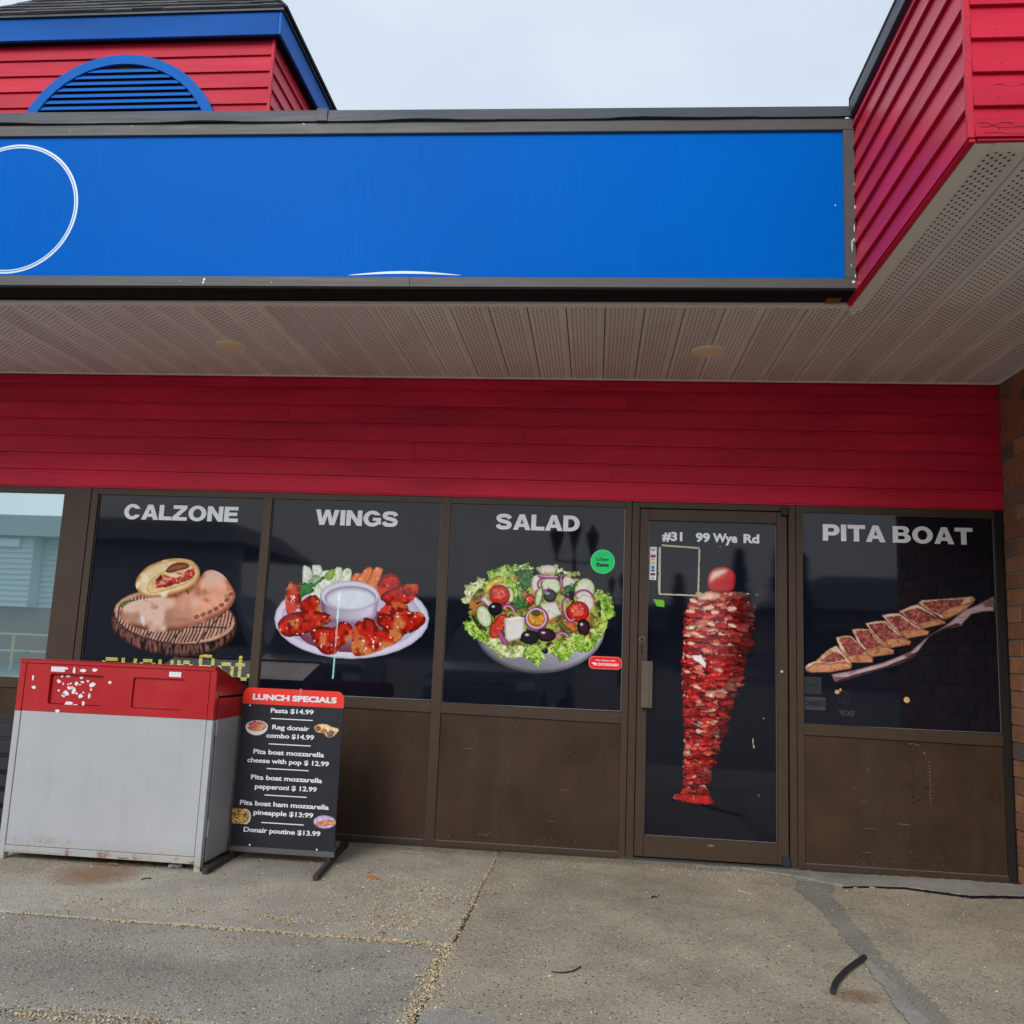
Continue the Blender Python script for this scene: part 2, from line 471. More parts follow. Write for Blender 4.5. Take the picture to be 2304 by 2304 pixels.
def heavy_text(name, txt, cx, zc, w, cap, mat, parent, y):
    cu_ = bpy.data.curves.new('g', 'CURVE'); cu_.dimensions = '2D'; cu_.fill_mode = 'BOTH'; x = 0
    for ch in txt:
        if ch == ' ': x += 34; continue
        wd, cont = HEAVY[ch]; cont = cont or [s_glyph()]
        for c in cont:
            sp = cu_.splines.new('POLY'); sp.points.add(len(c)-1); sp.use_cyclic_u = True
            for i, p in enumerate(c): sp.points[i].co = (x+p[0], p[1], 0, 1)
        x += wd+(3 if ch in 'LAT' else 7)
    W = x-7
    t = bpy.data.objects.new('g', cu_); SC.collection.objects.link(t)
    me = bpy.data.meshes.new_from_object(t.evaluated_get(bpy.context.evaluated_depsgraph_get())); bpy.data.objects.remove(t)
    V = [(cx+(v.co.x-W/2)*w/W, y, zc+(v.co.y-50)*cap/100) for v in me.vertices]; F = [tuple(p.vertices) for p in me.polygons]
    o = mesh_obj(name, V, F, mat, parent); return o

# ------------------------------------------------------------------ printed artwork: inks on a fine flat grid
def vnoise(X, Y, s, seed):
    rs = np.random.RandomState(seed); T = rs.rand(64, 64)
    x = X/s; y = Y/s; xi = np.floor(x).astype(int); yi = np.floor(y).astype(int)
    fx = x-xi; fy = y-yi; fx = fx*fx*(3-2*fx); fy = fy*fy*(3-2*fy)
    g = lambda a, b: T[a % 64, b % 64]
    return (g(xi,yi)*(1-fx)+g(xi+1,yi)*fx)*(1-fy) + (g(xi,yi+1)*(1-fx)+g(xi+1,yi+1)*fx)*fy
def fnoise(X, Y, s, seed, o=3):
    r = 0; a = 1; t = 0
    for i in range(o):
        r = r + a*vnoise(X, Y, s/2**i, seed+i*17); t += a; a *= .55
    return r/t
def cr_smooth(p, k=5):
    p = np.array(p, float); n = len(p); out = []
    for i in range(n):
        a, b, c, d = p[i-1], p[i], p[(i+1) % n], p[(i+2) % n]
        for j in range(k):
            t = j/k
            out.append(.5*((2*b)+(-a+c)*t+(2*a-5*b+4*c-d)*t*t+(-a+3*b-3*c+d)*t**3))
    return np.array(out)
def ell(cx, cy, rx, ry, rot=0, n=28, a0=0, a1=360):
    t = np.radians(np.linspace(a0, a1, n, endpoint=(a1-a0 != 360))); r = math.radians(rot)
    x = rx*np.cos(t); y = ry*np.sin(t)
    return np.stack([cx+x*math.cos(r)-y*math.sin(r), cy+x*math.sin(r)+y*math.cos(r)], 1)

class Art:
    def __init__(s, x0, y0, x1, y1, st, bg=(14, 15, 18)):
        s.st = st
        s.X, s.Y = np.meshgrid(np.arange(x0, x1+st, st), np.arange(y0, y1+st, st))
        s.C = np.ones(s.X.shape+(3,))*np.array(bg, float); s.A = np.zeros(s.X.shape); s.k = 0
    def sdf(s, P, warp=0, ws=20, rag=0, rs=12):
        s.k += 31
        pad = s.st*2+warp+rag
        xa, ya = P.min(0)-pad; xb, yb = P.max(0)+pad
        jx = np.where((s.X[0] >= xa) & (s.X[0] <= xb))[0]; jy = np.where((s.Y[:,0] >= ya) & (s.Y[:,0] <= yb))[0]
        if len(jx) == 0 or len(jy) == 0: return None
        sl = (slice(jy[0], jy[-1]+1), slice(jx[0], jx[-1]+1))
        X = s.X[sl]; Y = s.Y[sl]
        if warp:
            X2 = X+(fnoise(X, Y, ws, s.k)-.5)*2*warp; Y2 = Y+(fnoise(X, Y, ws, s.k+5)-.5)*2*warp
        else: X2, Y2 = X, Y
        ins = np.zeros(X.shape, bool); D = np.full(X.shape, 1e9)
        n = len(P)
        for i in range(n):
            ax, ay = P[i]; bx, by = P[(i+1) % n]
            c = ((ay > Y2) != (by > Y2))
            if ay != by:
                ins ^= c & (X2 < (bx-ax)*(Y2-ay)/(by-ay)+ax)
            dx, dy = bx-ax, by-ay; L = dx*dx+dy*dy+1e-9
            t = np.clip(((X2-ax)*dx+(Y2-ay)*dy)/L, 0, 1)
            D = np.minimum(D, (X2-ax-t*dx)**2+(Y2-ay-t*dy)**2)
        D = np.sqrt(D); D = np.where(ins, D, -D)
        if rag: D = D+(fnoise(X, Y, rs, s.k+9, 2)-.5)*2*rag
        return sl, X, Y, D
    def fill(s, P, c0, c1=None, w=20, nz=0, ns=25, sx=1, sy=1, warp=0, ws=20, rag=0, rs=12, hi=None, patch=None, smooth=False, cond=None, grad=None, edge=1):
        """c0 rim ink, c1 inner ink, nz brightness noise, hi=(ink, threshold, scale), patch=list of the same, grad=(dx,dy,amount)"""
        P = cr_smooth(P) if smooth else np.array(P, float)
        r = s.sdf(P, warp, ws, rag, rs)
        if r is None: return
        sl, X, Y, D = r
        c0 = np.array(c0, float); col = np.ones(X.shape+(3,))*c0
        if c1 is not None:
            t = np.clip(D/w, 0, 1)[..., None]; t = t*t*(3-2*t); col = col*(1-t)+np.array(c1, float)*t
        if grad:
            u = ((X-P[:,0].mean())*grad[0]+(Y-P[:,1].mean())*grad[1]); u = np.clip(u*grad[2], -.6, .6)
            col = col*(1+u[..., None])
        if nz:
            n = fnoise(X*sx, Y*sy, ns, s.k+2)-.5; col = col*(1+n[..., None]*2*nz)
        for q in (patch or []):
            n = fnoise(X*(q[3] if len(q) > 3 else 1), Y*(q[4] if len(q) > 4 else 1), q[2], s.k+70+int(q[2]))
            t = np.clip((n-q[1]+.03)/.13, 0, 1)[..., None]; col = col*(1-t)+np.array(q[0], float)*t
        if hi:
            n = fnoise(X, Y, hi[2], s.k+40, 2); t = (np.clip((n-hi[1]-.05)/.07, 0, 1)*np.clip(D/8, 0, 1))[..., None]
            col = col*(1-t)+np.array(hi[0], float)*t
        a = np.clip(D/(s.st*edge)+.5, 0, 1)
        if cond is not None: a = a*cond(X, Y)
        s.C[sl] = s.C[sl]*(1-a[..., None])+np.clip(col, 0, 255)*a[..., None]
        s.A[sl] = np.maximum(s.A[sl], a)
    def line(s, pts, lw, c, **k):
        pts = np.array(pts, float)
        d = np.gradient(pts, axis=0); nn = np.stack([-d[:,1], d[:,0]], 1); nn /= np.linalg.norm(nn, axis=1)[:, None]+1e-9
        s.fill(np.concatenate([pts+nn*lw/2, (pts-nn*lw/2)[::-1]]), c, **k)
    def build(s, name, aff, y, mat, parent, tilt=None):
        h, w = s.X.shape
        (a, b, c), (d, e, f) = aff
        U = a*s.X+b*s.Y+c; W = d*s.X+e*s.Y+f
        keep = s.A > .4
        q = keep[:-1,:-1] & keep[1:,:-1] & keep[:-1,1:] & keep[1:,1:]
        idx = np.arange(h*w).reshape(h, w)
        F = np.stack([idx[:-1,:-1][q], idx[1:,:-1][q], idx[1:,1:][q], idx[:-1,1:][q]], 1)
        used = np.unique(F); mp = np.zeros(h*w, int); mp[used] = np.arange(len(used)); F = mp[F]
        V = np.stack([U.ravel()[used], np.full(len(used), y), W.ravel()[used]], 1)
        if parent is not None: V = V-np.array(parent.location[:])
        lin = s.C.reshape(-1, 3)[used]/255; lin = np.where(lin <= .04045, lin/12.92, ((lin+.055)/1.055)**2.4)
        me = bpy.data.meshes.new(name)
        me.vertices.add(len(V)); me.vertices.foreach_set('co', V.astype(np.float32).ravel())
        me.loops.add(len(F)*4); me.loops.foreach_set('vertex_index', F.astype(np.int32).ravel())
        me.polygons.add(len(F)); me.polygons.foreach_set('loop_start', np.arange(0, len(F)*4, 4, dtype=np.int32))
        me.update(calc_edges=True)
        at = me.color_attributes.new('ink', 'FLOAT_COLOR', 'POINT')
        at.data.foreach_set('color', np.concatenate([lin, np.ones((len(lin), 1))], 1).astype(np.float32).ravel())
        me.materials.append(mat)
        return link(bpy.data.objects.new(name, me), parent)

AFF = dict(calz=((.000955, .000092, -4.083314), (.000035, -.000911, 2.26705)),
           wings=((.000766, .000051, -2.320324), (.000028, -.000745, 2.197274)),
           salad=((.000735, .000026, -1.047921), (.000028, -.00073, 2.22736)),
           door=((.001206, .000008, .178676), (.000054, -.001207, 2.184283)),
           pita=((.000791, -.000019, 1.239714), (.000032, -.000812, 2.221842)),
           board=((.000645, .000049, -2.142156), (.000034, -.000607, 1.002056)))
def A2(k, x, y):
    (a, b, c), (d, e, f) = AFF[k]; return a*x+b*y+c, d*x+e*y+f

# ================================================================== GROUND
ground = box('ground', -400, 400, -400, 400, -.5, -.16, M_asph, bevel=0); tag(ground, kind='structure')
bed = empty('sidewalk', kind='structure')
box('joint_bed', -9, 7, -6.2, .3, -.16, -.020, M_dirt, bed, bevel=0)

def ragged(pts, step=.025, amp=.004, seed=1):
    rs = random.Random(seed); out = []
    n = len(pts)
    for i in range(n):
        a = Vector(pts[i]); b = Vector(pts[(i+1) % n]); L = (b-a).length; k = max(1, int(L/step)); k = min(k, 160)
        nrm = Vector((-(b-a).y, (b-a).x)).normalized()
        ph = rs.random()*9
        for j in range(k):
            t = j/k; q = a.lerp(b, t)
            d = amp*(math.sin(t*L*5+ph)*.8+rs.uniform(-1, 1)*.8)
            out.append(tuple(q+nrm*d))
    return out
def slab(name, pts, z1, mat, z0=-.09, amp=.004, step=.025, seed=1, parent=bed, bev=.004):
    mb = MB(); P = ragged(pts, step, amp, seed)
    # top face plus a small worn arris
    c = Vector((sum(p[0] for p in P)/len(P), sum(p[1] for p in P)/len(P)))
    n = len(P)
    inn = []
    for i, p in enumerate(P):
        a = Vector(P[i-1]); b = Vector(P[(i+1) % n]); t = (b-a).normalized(); q = Vector(p)+Vector((-t.y, t.x))*bev
        inn.append((q.x, q.y))
    vs = [(x, y, z0) for x, y in P]+[(x, y, z1-bev) for x, y in P]+[(x, y, z1) for x, y in inn]
    fs = [tuple(range(2*n, 3*n))]
    for i in range(n):
        j = (i+1) % n
        fs += [(i, j, n+j, n+i), (n+i, n+j, 2*n+j, 2*n+i)]
    mb.add(vs, fs)
    return mb.build(name, mat, parent)
slab('paving_slab', [(-9, -1.792), (-.582, -1.752), (-.556, -.035), (-9, -.035)], .0, M_conc_a, seed=2)
slab('paving_slab', [(-9, -2.712), (-.580, -2.668), (-.584, -1.775), (-9, -1.806)], -.004, M_conc_b, seed=3)
slab('paving_slab', [(-.568, -4.3), (6, -4.3), (6, -.035), (-.538, -.035)], .002, M_conc_c, seed=4)
slab('paving_slab', [(-9, -4.3), (-.59, -4.3), (-.592, -2.70), (-9, -2.735)], -.007, M_conc_b, seed=5)
slab('kerb', [(-9, -4.5), (6, -4.5), (6, -4.315), (-9, -4.315)], -.004, M_conc_a, z0=-.158, seed=6)
slab('cement_patch', [(-.555, -2.95), (-.30, -2.95), (-.27, -2.52), (-.36, -2.46), (-.47, -2.415), (-.548, -2.47)], .009, M_patch, z0=.0, amp=.010, seed=8)
# trowelled repair strip running out from the shop base (dark middle, pale feathered edge)
slab('cement_patch', [(1.13, -.45), (1.165, -.30), (1.36, -.34), (1.285, -.55), (1.27, -1.1), (1.262, -1.53), (1.275, -1.9), (1.28, -2.3), (1.29, -3.2), (1.19, -3.2), (1.155, -2.25), (1.175, -1.88), (1.17, -1.5), (1.155, -1.28), (1.16, -.78)],
     .0065, M_patchd, z0=.0, amp=.012, seed=9, bev=.003)
slab('cement_patch', [(1.135, -3.2), (1.135, -2.25), (1.15, -1.88), (1.163, -1.6), (1.185, -1.6), (1.197, -1.9), (1.215, -2.25), (1.235, -3.2)], .0095, M_patch, z0=.004, amp=.011, seed=10, bev=.002)
slab('cement_patch', [(.62, -.10), (.80, -.115), (.98, -.12), (1.20, -.22), (1.42, -.38), (1.60, -.335), (1.78, -.31), (1.92, -.355), (2.08, -.41), (2.30, -.35), (2.5, -.35), (2.5, -.06), (1.3, -.06), (.62, -.06)],
     .010, M_patch, z0=.0, amp=.014, step=.02, seed=11)
crk = MB()
cp = [(1.40, -.398), (1.56, -.350), (1.75, -.328), (1.905, -.375), (2.064, -.428), (2.2, -.39), (2.37, -.362), (2.5, -.365)]
rs = random.Random(3); up = []; dn = []
for i in range(len(cp)-1):
    for j in range(8):
        t = j/8; x = cp[i][0]*(1-t)+cp[i+1][0]*t; y = cp[i][1]*(1-t)+cp[i+1][1]*t
        w = .003+.011*min(1, max(0, (x-1.6)/.4))*rs.uniform(.5, 1.1)
        up.append((x, y+w+rs.uniform(-.003, .003))); dn.append((x, y-w+rs.uniform(-.003, .003)))
crk.prism(up+dn[::-1], 'z', .0025, .0116); crk.build('crack', M_black, bed)

# rust bleeding out from under the litter bin: stain print on the slab
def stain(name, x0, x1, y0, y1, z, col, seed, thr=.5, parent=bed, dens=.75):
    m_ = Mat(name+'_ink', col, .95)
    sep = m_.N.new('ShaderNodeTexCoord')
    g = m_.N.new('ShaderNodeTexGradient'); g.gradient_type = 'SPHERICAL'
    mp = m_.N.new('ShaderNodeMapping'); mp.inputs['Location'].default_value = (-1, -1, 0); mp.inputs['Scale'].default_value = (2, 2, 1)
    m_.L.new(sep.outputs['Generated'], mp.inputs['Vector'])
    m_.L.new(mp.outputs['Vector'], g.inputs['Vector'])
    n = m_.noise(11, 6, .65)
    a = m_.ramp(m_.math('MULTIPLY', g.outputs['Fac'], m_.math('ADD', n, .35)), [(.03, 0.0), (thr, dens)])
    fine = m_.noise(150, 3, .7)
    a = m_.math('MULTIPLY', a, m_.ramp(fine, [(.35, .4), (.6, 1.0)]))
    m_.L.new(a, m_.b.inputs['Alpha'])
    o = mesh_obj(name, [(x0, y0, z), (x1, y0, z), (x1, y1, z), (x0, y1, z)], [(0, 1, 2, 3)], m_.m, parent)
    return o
stain('rust_stain', -2.85, -2.20, -1.42, -.80, .0042, (.28, .13, .05), 1, .5, dens=.9)
stain('rust_stain', -3.3, -2.6, -1.30, -.75, .0052, (.20, .13, .06), 2, .6, dens=.5)
stain('rust_stain', .86, 1.16, -2.12, -1.90, .0062, (.27, .13, .05), 3, .5, dens=.8)
stain('stain_and_shade', -2.3, -.9, -1.15, -.05, .0047, (.10, .095, .085), 4, .8, dens=.45)
stain('stain_and_shade', -.3, .9, -1.2, -.1, .0066, (.16, .12, .075), 5, .8, dens=.3)
stain('stain_and_shade', -2.4, -1.0, -2.7, -2.0, .0002, (.13, .13, .135), 6, .8, dens=.35)

stain('stain_and_shade', -3.4, 2.5, -.30, .05, .0128, (.05, .045, .038), 7, .9, dens=.75)  # contact shade along the foot of the shopfront, painted as a dark strip
stain('stain_and_shade', -3.3, -1.9, -1.02, -.40, .0060, (.04, .036, .03), 8, .5, dens=.8)  # contact shade under the litter bin, painted on the slab
# loose grit: thousands of tiny stones, one object
def stones(name, pts, label=None):
    V = []; F = []; MI = []
    rs = random.Random(11)
    for (x, y, z, s, mi) in pts:
        b = len(V); a = rs.uniform(0, 6.28); ca, sa = math.cos(a), math.sin(a)
        lx, ly, lz = s*rs.uniform(.7, 1.5), s*rs.uniform(.6, 1.0), s*rs.uniform(.45, .8)
        for (u, v, w) in ((1,0,.1),(.1,1,-.1),(-1,.1,.1),(-.1,-1,0),(.1,.1,1),(0,0,-.6)):
            u += rs.uniform(-.3,.3); v += rs.uniform(-.3,.3); w += rs.uniform(-.15,.15)
            V.append((x+(u*ca*lx-v*sa*ly), y+(u*sa*lx+v*ca*ly), z+lz*.5+w*lz))
        F += [(b,b+1,b+4),(b+1,b+2,b+4),(b+2,b+3,b+4),(b+3,b,b+4),(b+1,b,b+5),(b+2,b+1,b+5),(b+3,b+2,b+5),(b,b+3,b+5)]
        MI += [mi]*8
    me = bpy.data.meshes.new(name)
    A_ = np.array(V, np.float32); Fa = np.array(F, np.int32)
    me.vertices.add(len(A_)); me.vertices.foreach_set('co', A_.ravel())
    me.loops.add(len(Fa)*3); me.loops.foreach_set('vertex_index', Fa.ravel())
    me.polygons.add(len(Fa)); me.polygons.foreach_set('loop_start', np.arange(0, len(Fa)*3, 3, dtype=np.int32))
    for m_ in M_grits: me.materials.append(m_)
    me.polygons.foreach_set('material_index', np.array(MI, np.int32))
    me.update(calc_edges=True)
    o = bpy.data.objects.new(name, me); link(o)
    return o
rs = random.Random(5); P = []
def gm():
    r = rs.random(); return 0 if r < .42 else 1 if r < .66 else 2 if r < .82 else 3 if r < .95 else 4
def zt(x, y):
    if x > -.56: return .002
    return 0 if y > -1.77 else -.004
for i in range(2600):       # long joint, denser towards the crossing
    t = rs.random()**.55; x = -3.0+t*2.42; y = -1.797+.04*(x+9)/8.4-.0+rs.gauss(0, .010+.020*t*t*rs.random())
    P.append((x, y, -.004, rs.uniform(.0022, .0052), gm()))
for i in range(500):
    x = rs.gauss(-.80, .16); y = rs.gauss(-1.775, .022); P.append((x, y, 0, rs.uniform(.002, .006), gm()))
for i in range(1700):
    y = rs.uniform(-1.75, -.06); x = -.553+(y+.05)*.014+rs.gauss(0, .009); P.append((x, y, -.003, rs.uniform(.002, .0045), gm()))
for i in range(1700):
    y = rs.uniform(-3.1, -1.74); x = -.577+rs.gauss(0, .016+.012*rs.random()); P.append((x, y, -.003, rs.uniform(.0024, .006), gm()))
for i in range(500):
    y = rs.gauss(-2.15, .2); x = rs.gauss(-.56, .035); P.append((x, y, 0, rs.uniform(.0024, .006), gm()))
for i in range(1100):
    x = rs.uniform(-2.7, -.6); y = -2.722+rs.gauss(0, .013); P.append((x, y, -.006, rs.uniform(.0024, .0058), gm()))
for (cx, cy, sx, sy, n) in ((-.84, -1.50, .15, .11, 1100), (-.80, -1.12, .18, .16, 1000), (-1.0, -.8, .3, .2, 500), (-1.33, -1.60, .11, .035, 200), (-1.83, -1.57, .12, .03, 110), (-2.25, -1.55, .13, .05, 150),
                            (-1.65, -2.70, .25, .04, 420), (-.9, -.75, .2, .2, 160), (-2.6, -.80, .4, .05, 260), (-2.1, -.72, .15, .15, 130), (-1.25, -1.35, .3, .15, 200),
                            (-2.2, -2.05, .3, .12, 90), (-.5, -.14, .5, .04, 260), (.6, -.22, .6, .05, 260), (-1.7, -.12, .6, .05, 200), (.2, -2.5, .5, .4, 260)):
    for i in range(n):
        x, y = rs.gauss(cx, sx), rs.gauss(cy, sy)
        if y > -.05: continue
        P.append((x, y, zt(x, y), rs.uniform(.0024, .0056), gm()))
for i in range(15000):
    x = rs.uniform(-3.4, 2.45); y = -rs.uniform(.06, 3.0); 
    if x > -.5 and rs.random() < .25: continue
    P.append((x, y, zt(x, y)+(.006 if 1.16 < x < 1.3 else 0), rs.uniform(.0016, .0038) if rs.random() < .93 else rs.uniform(.004, .0075), gm()))
grit_o = stones('grit', P)
tag(grit_o, 'loose tan and grey grit scattered over the concrete and packed in its joints', 'grit', kind='stuff')

# ================================================================== SHOPFRONT
shop = empty('shopfront', 'bronze framed shopfront of five poster windows and a glass door under the red siding', 'shopfront')
YF = -.012      # face of the frame
YG = .010       # face of the glazing
def rail(name, x0, x1, z0, z1, y0=YF, y1=.06, mat=None, bevel=.0015):
    return box(name, x0, x1, y0, y1, z0, z1, mat or M_bronze, shop, bevel)
ZT = 2.157; ZS = 2.207
def zb(x): return .868-.0105*x
def tilted(name, x0, x1, za0, za1, zb0, zb1, y0, y1, mat, parent=shop, bevel=.0012):
    return MB().hexa([(x0,y0,za0),(x1,y0,zb0),(x1,y1,zb0),(x0,y1,za0),(x0,y0,za1),(x1,y0,zb1),(x1,y1,zb1),(x0,y1,za1)]).build(name, mat, parent, bevel)
BAYS = [('tint', -4.75, -3.638), ('calz', -3.396, -2.228), ('wings', -2.168, -1.021), ('salad', -.957, .178), ('pita', 1.289, 2.444)]
# posts
rail('pillar_panel', -3.638, -3.447, .0, ZS, YF-.004)
rail('mullion', -3.443, -3.396, .0, ZS)
for a, b in ((-2.228, -2.168), (-1.021, -.957)): rail('mullion', a, b, .0, ZS)
rail('mullion', .178, .219, .0, ZS, YF-.006); rail('door_jamb', .223, .270, .0, ZS)
rail('door_jamb', 1.200, 1.243, .0, ZS, YF-.004); rail('mullion', 1.247, 1.289, .0, ZS)
rail('mullion', 2.444, 2.488, .0, ZS, mat=M_bronze_d)
rail('corner_filler', 2.490, 2.499, .0, ZS, y0=YF+.006, mat=M_black)
rail('door_head', .270, 1.200, 2.160, ZS)
for k, a, b in BAYS:
    rail('head_rail', a, b, ZT, ZS)
    dark = None
    tilted('sill_rail', a, b, zb(a)-.068, zb(a), zb(b)-.068, zb(b), YF, .06, M_bronze)
    tilted('kick_panel', a, b, .041, zb(a)-.0685, .038, zb(b)-.0685, YF+.010, .05, M_kick, bevel=.0008)
    tilted('base_rail', a, b, .004, .040, .002, .038, YF-.004, .06, M_bronze)
    # pale worn bead along the base rail and round the panel
    tilted('worn_bead', a+.004, b-.004, .0385, .0405, .0365, .0385, YF-.0065, YF+.006, M_edge, bevel=0)
box('sill_strip', -4.75, .17, -.034, .06, -.02, .0035, M_bronze, shop)
box('sill_strip', 1.25, 2.499, -.034, .06, -.02, .0045, M_bronze, shop)
box('door_threshold', .19, 1.25, -.045, .06, -.02, .012, metal_paint('threshold_metal', (.11, .105, .1), .35, .3), shop)
# wear on the right kick panel
def flakes(name, mat, items, y, parent, seed=1, n=8, t=.0006, sq=.8):
    rs = random.Random(seed); mb = MB()
    for (x, z, w, h) in items:
        k = rs.randint(6, n); pts = []
        for i in range(k):
            a = 2*math.pi*i/k+rs.uniform(-.25, .25); r = rs.uniform(.62, 1.1)
            pts.append((x+math.cos(a)*w/2*r, z+math.sin(a)*h/2*r))
        mb.prism(pts, 'y', y-t, y)
    o_ = mb.build(name, mat, parent); o_['kind'] = 'stuff'; return o_
rs = random.Random(17)
it = []
for i in range(46):
    z = rs.uniform(.40, .755); x = 1.92+rs.gauss(0, .07); it.append((x, z, rs.uniform(.004, .020), rs.uniform(.004, .018)))
for i in range(16): it.append((1.925+rs.gauss(0, .008), .72-i*.019, .010, .016))
for i in range(9): it.append((1.86+i*.017, .755+rs.gauss(0, .012), .022, .012))
for i in range(10): it.append((1.88+i*.012, .40-.012*math.sin(i/3), .012, .005))
flakes('grease_stain', M_stain, it, YF+.0094, shop, 3)
it = [(2.02+rs.gauss(0, .0025), .66-i*.019, .0035, rs.uniform(.006, .016)) for i in range(15)]
it += [(1.91+i*.008, .755+rs.gauss(0, .010), .007, .004) for i in range(7)] + [(1.99, .715, .009, .009), (1.998, .70, .006, .006)]
it += [(1.835+i*.011, .295-i*.0004, .012, .0022) for i in range(6)] + [(1.66, .60, .002, .03), (1.90, .14, .005, .004), (1.98, .095, .006, .004), (1.58, .49, .003, .01), (1.63, .055, .004, .009)]
for (a, b) in ((-2.0, -1.1), (-.9, .15)):
    it += [(rs.uniform(a, b), rs.uniform(.06, .76), rs.uniform(.002, .006), rs.uniform(.002, .006)) for i in range(12)]
it += [(-.90+i*.006, .62-i*.004, .006, .0015) for i in range(5)] + [(-.80+i*.02, .60, .02, .0016) for i in range(4)]
rq = random.Random(55)
for (a, b) in ((-1.95, -1.08), (-.9, .13), (1.36, 2.40)):
    for i in range(3):
        x0_ = rq.uniform(a, b-.12); z0_ = rq.uniform(.08, .5); it += [(x0_+j*.012, z0_+j*rq.uniform(-.001, .002), .012, .0016) for j in range(rq.randint(3, 6))]
    for i in range(26): it.append((rq.uniform(a, b), .045+abs(rq.gauss(0, .04)), rq.uniform(.002, .005), rq.uniform(.002, .006)))
flakes('scratch', M_scratch, it, YF+.0092, shop, 4)

# ------- windows
def bead(name, a, b, z0, z1, parent, w=.003):
    mb = MB(); y0, y1 = YG-.004, YG
    mb.box(a, b, y0, y1, z1-w, z1); mb.box(a, a+w*.8, y0, y1, z0, z1-w); mb.box(b-w*.8, b, y0, y1, z0, z1-w); mb.box(a+w, b-w, y0, y1, z0, z0+w)
    return mb.build(name, M_edge, parent)
WIN = {}
for k, a, b in BAYS:
    w = empty('window', parent=shop); w['label'] = {'tint': 'pale blue green mirror glass window at the far left', 'calz': 'black window with a calzone picture', 'wings': 'black window with a chicken wings picture',
              'salad': 'black window with a salad bowl picture', 'pita': 'black window with a pita boat picture'}[k]
    WIN[k] = w
    MB().hexa([(a,YG,zb(a)),(b,YG,zb(b)),(b,YG+.008,zb(b)),(a,YG+.008,zb(a)),(a,YG,ZT),(b,YG,ZT),(b,YG+.008,ZT),(a,YG+.008,ZT)]).build('pane', M_tint if k == 'tint' else M_film, w)
    if k != 'tint':
        bead('glazing_bead', a+.001, b-.001, min(zb(a), zb(b))+.006, ZT-.001, w)
YP = YG-.0012    # prints
YL = YG-.0016    # lettering
heavy_text('lettering', 'CALZONE', -2.807, 2.046, .805, .103, M_white_ink, WIN['calz'], YL)
heavy_text('lettering', 'WINGS', -1.590, 2.044, .560, .103, M_white_ink, WIN['wings'], YL)
heavy_text('lettering', 'SALAD', -.386, 2.048, .545, .103, M_white_ink, WIN['salad'], YL)
heavy_text('lettering', 'PITA BOAT', 1.866, 2.036, .900, .105, M_white_ink, WIN['pita'], YL)

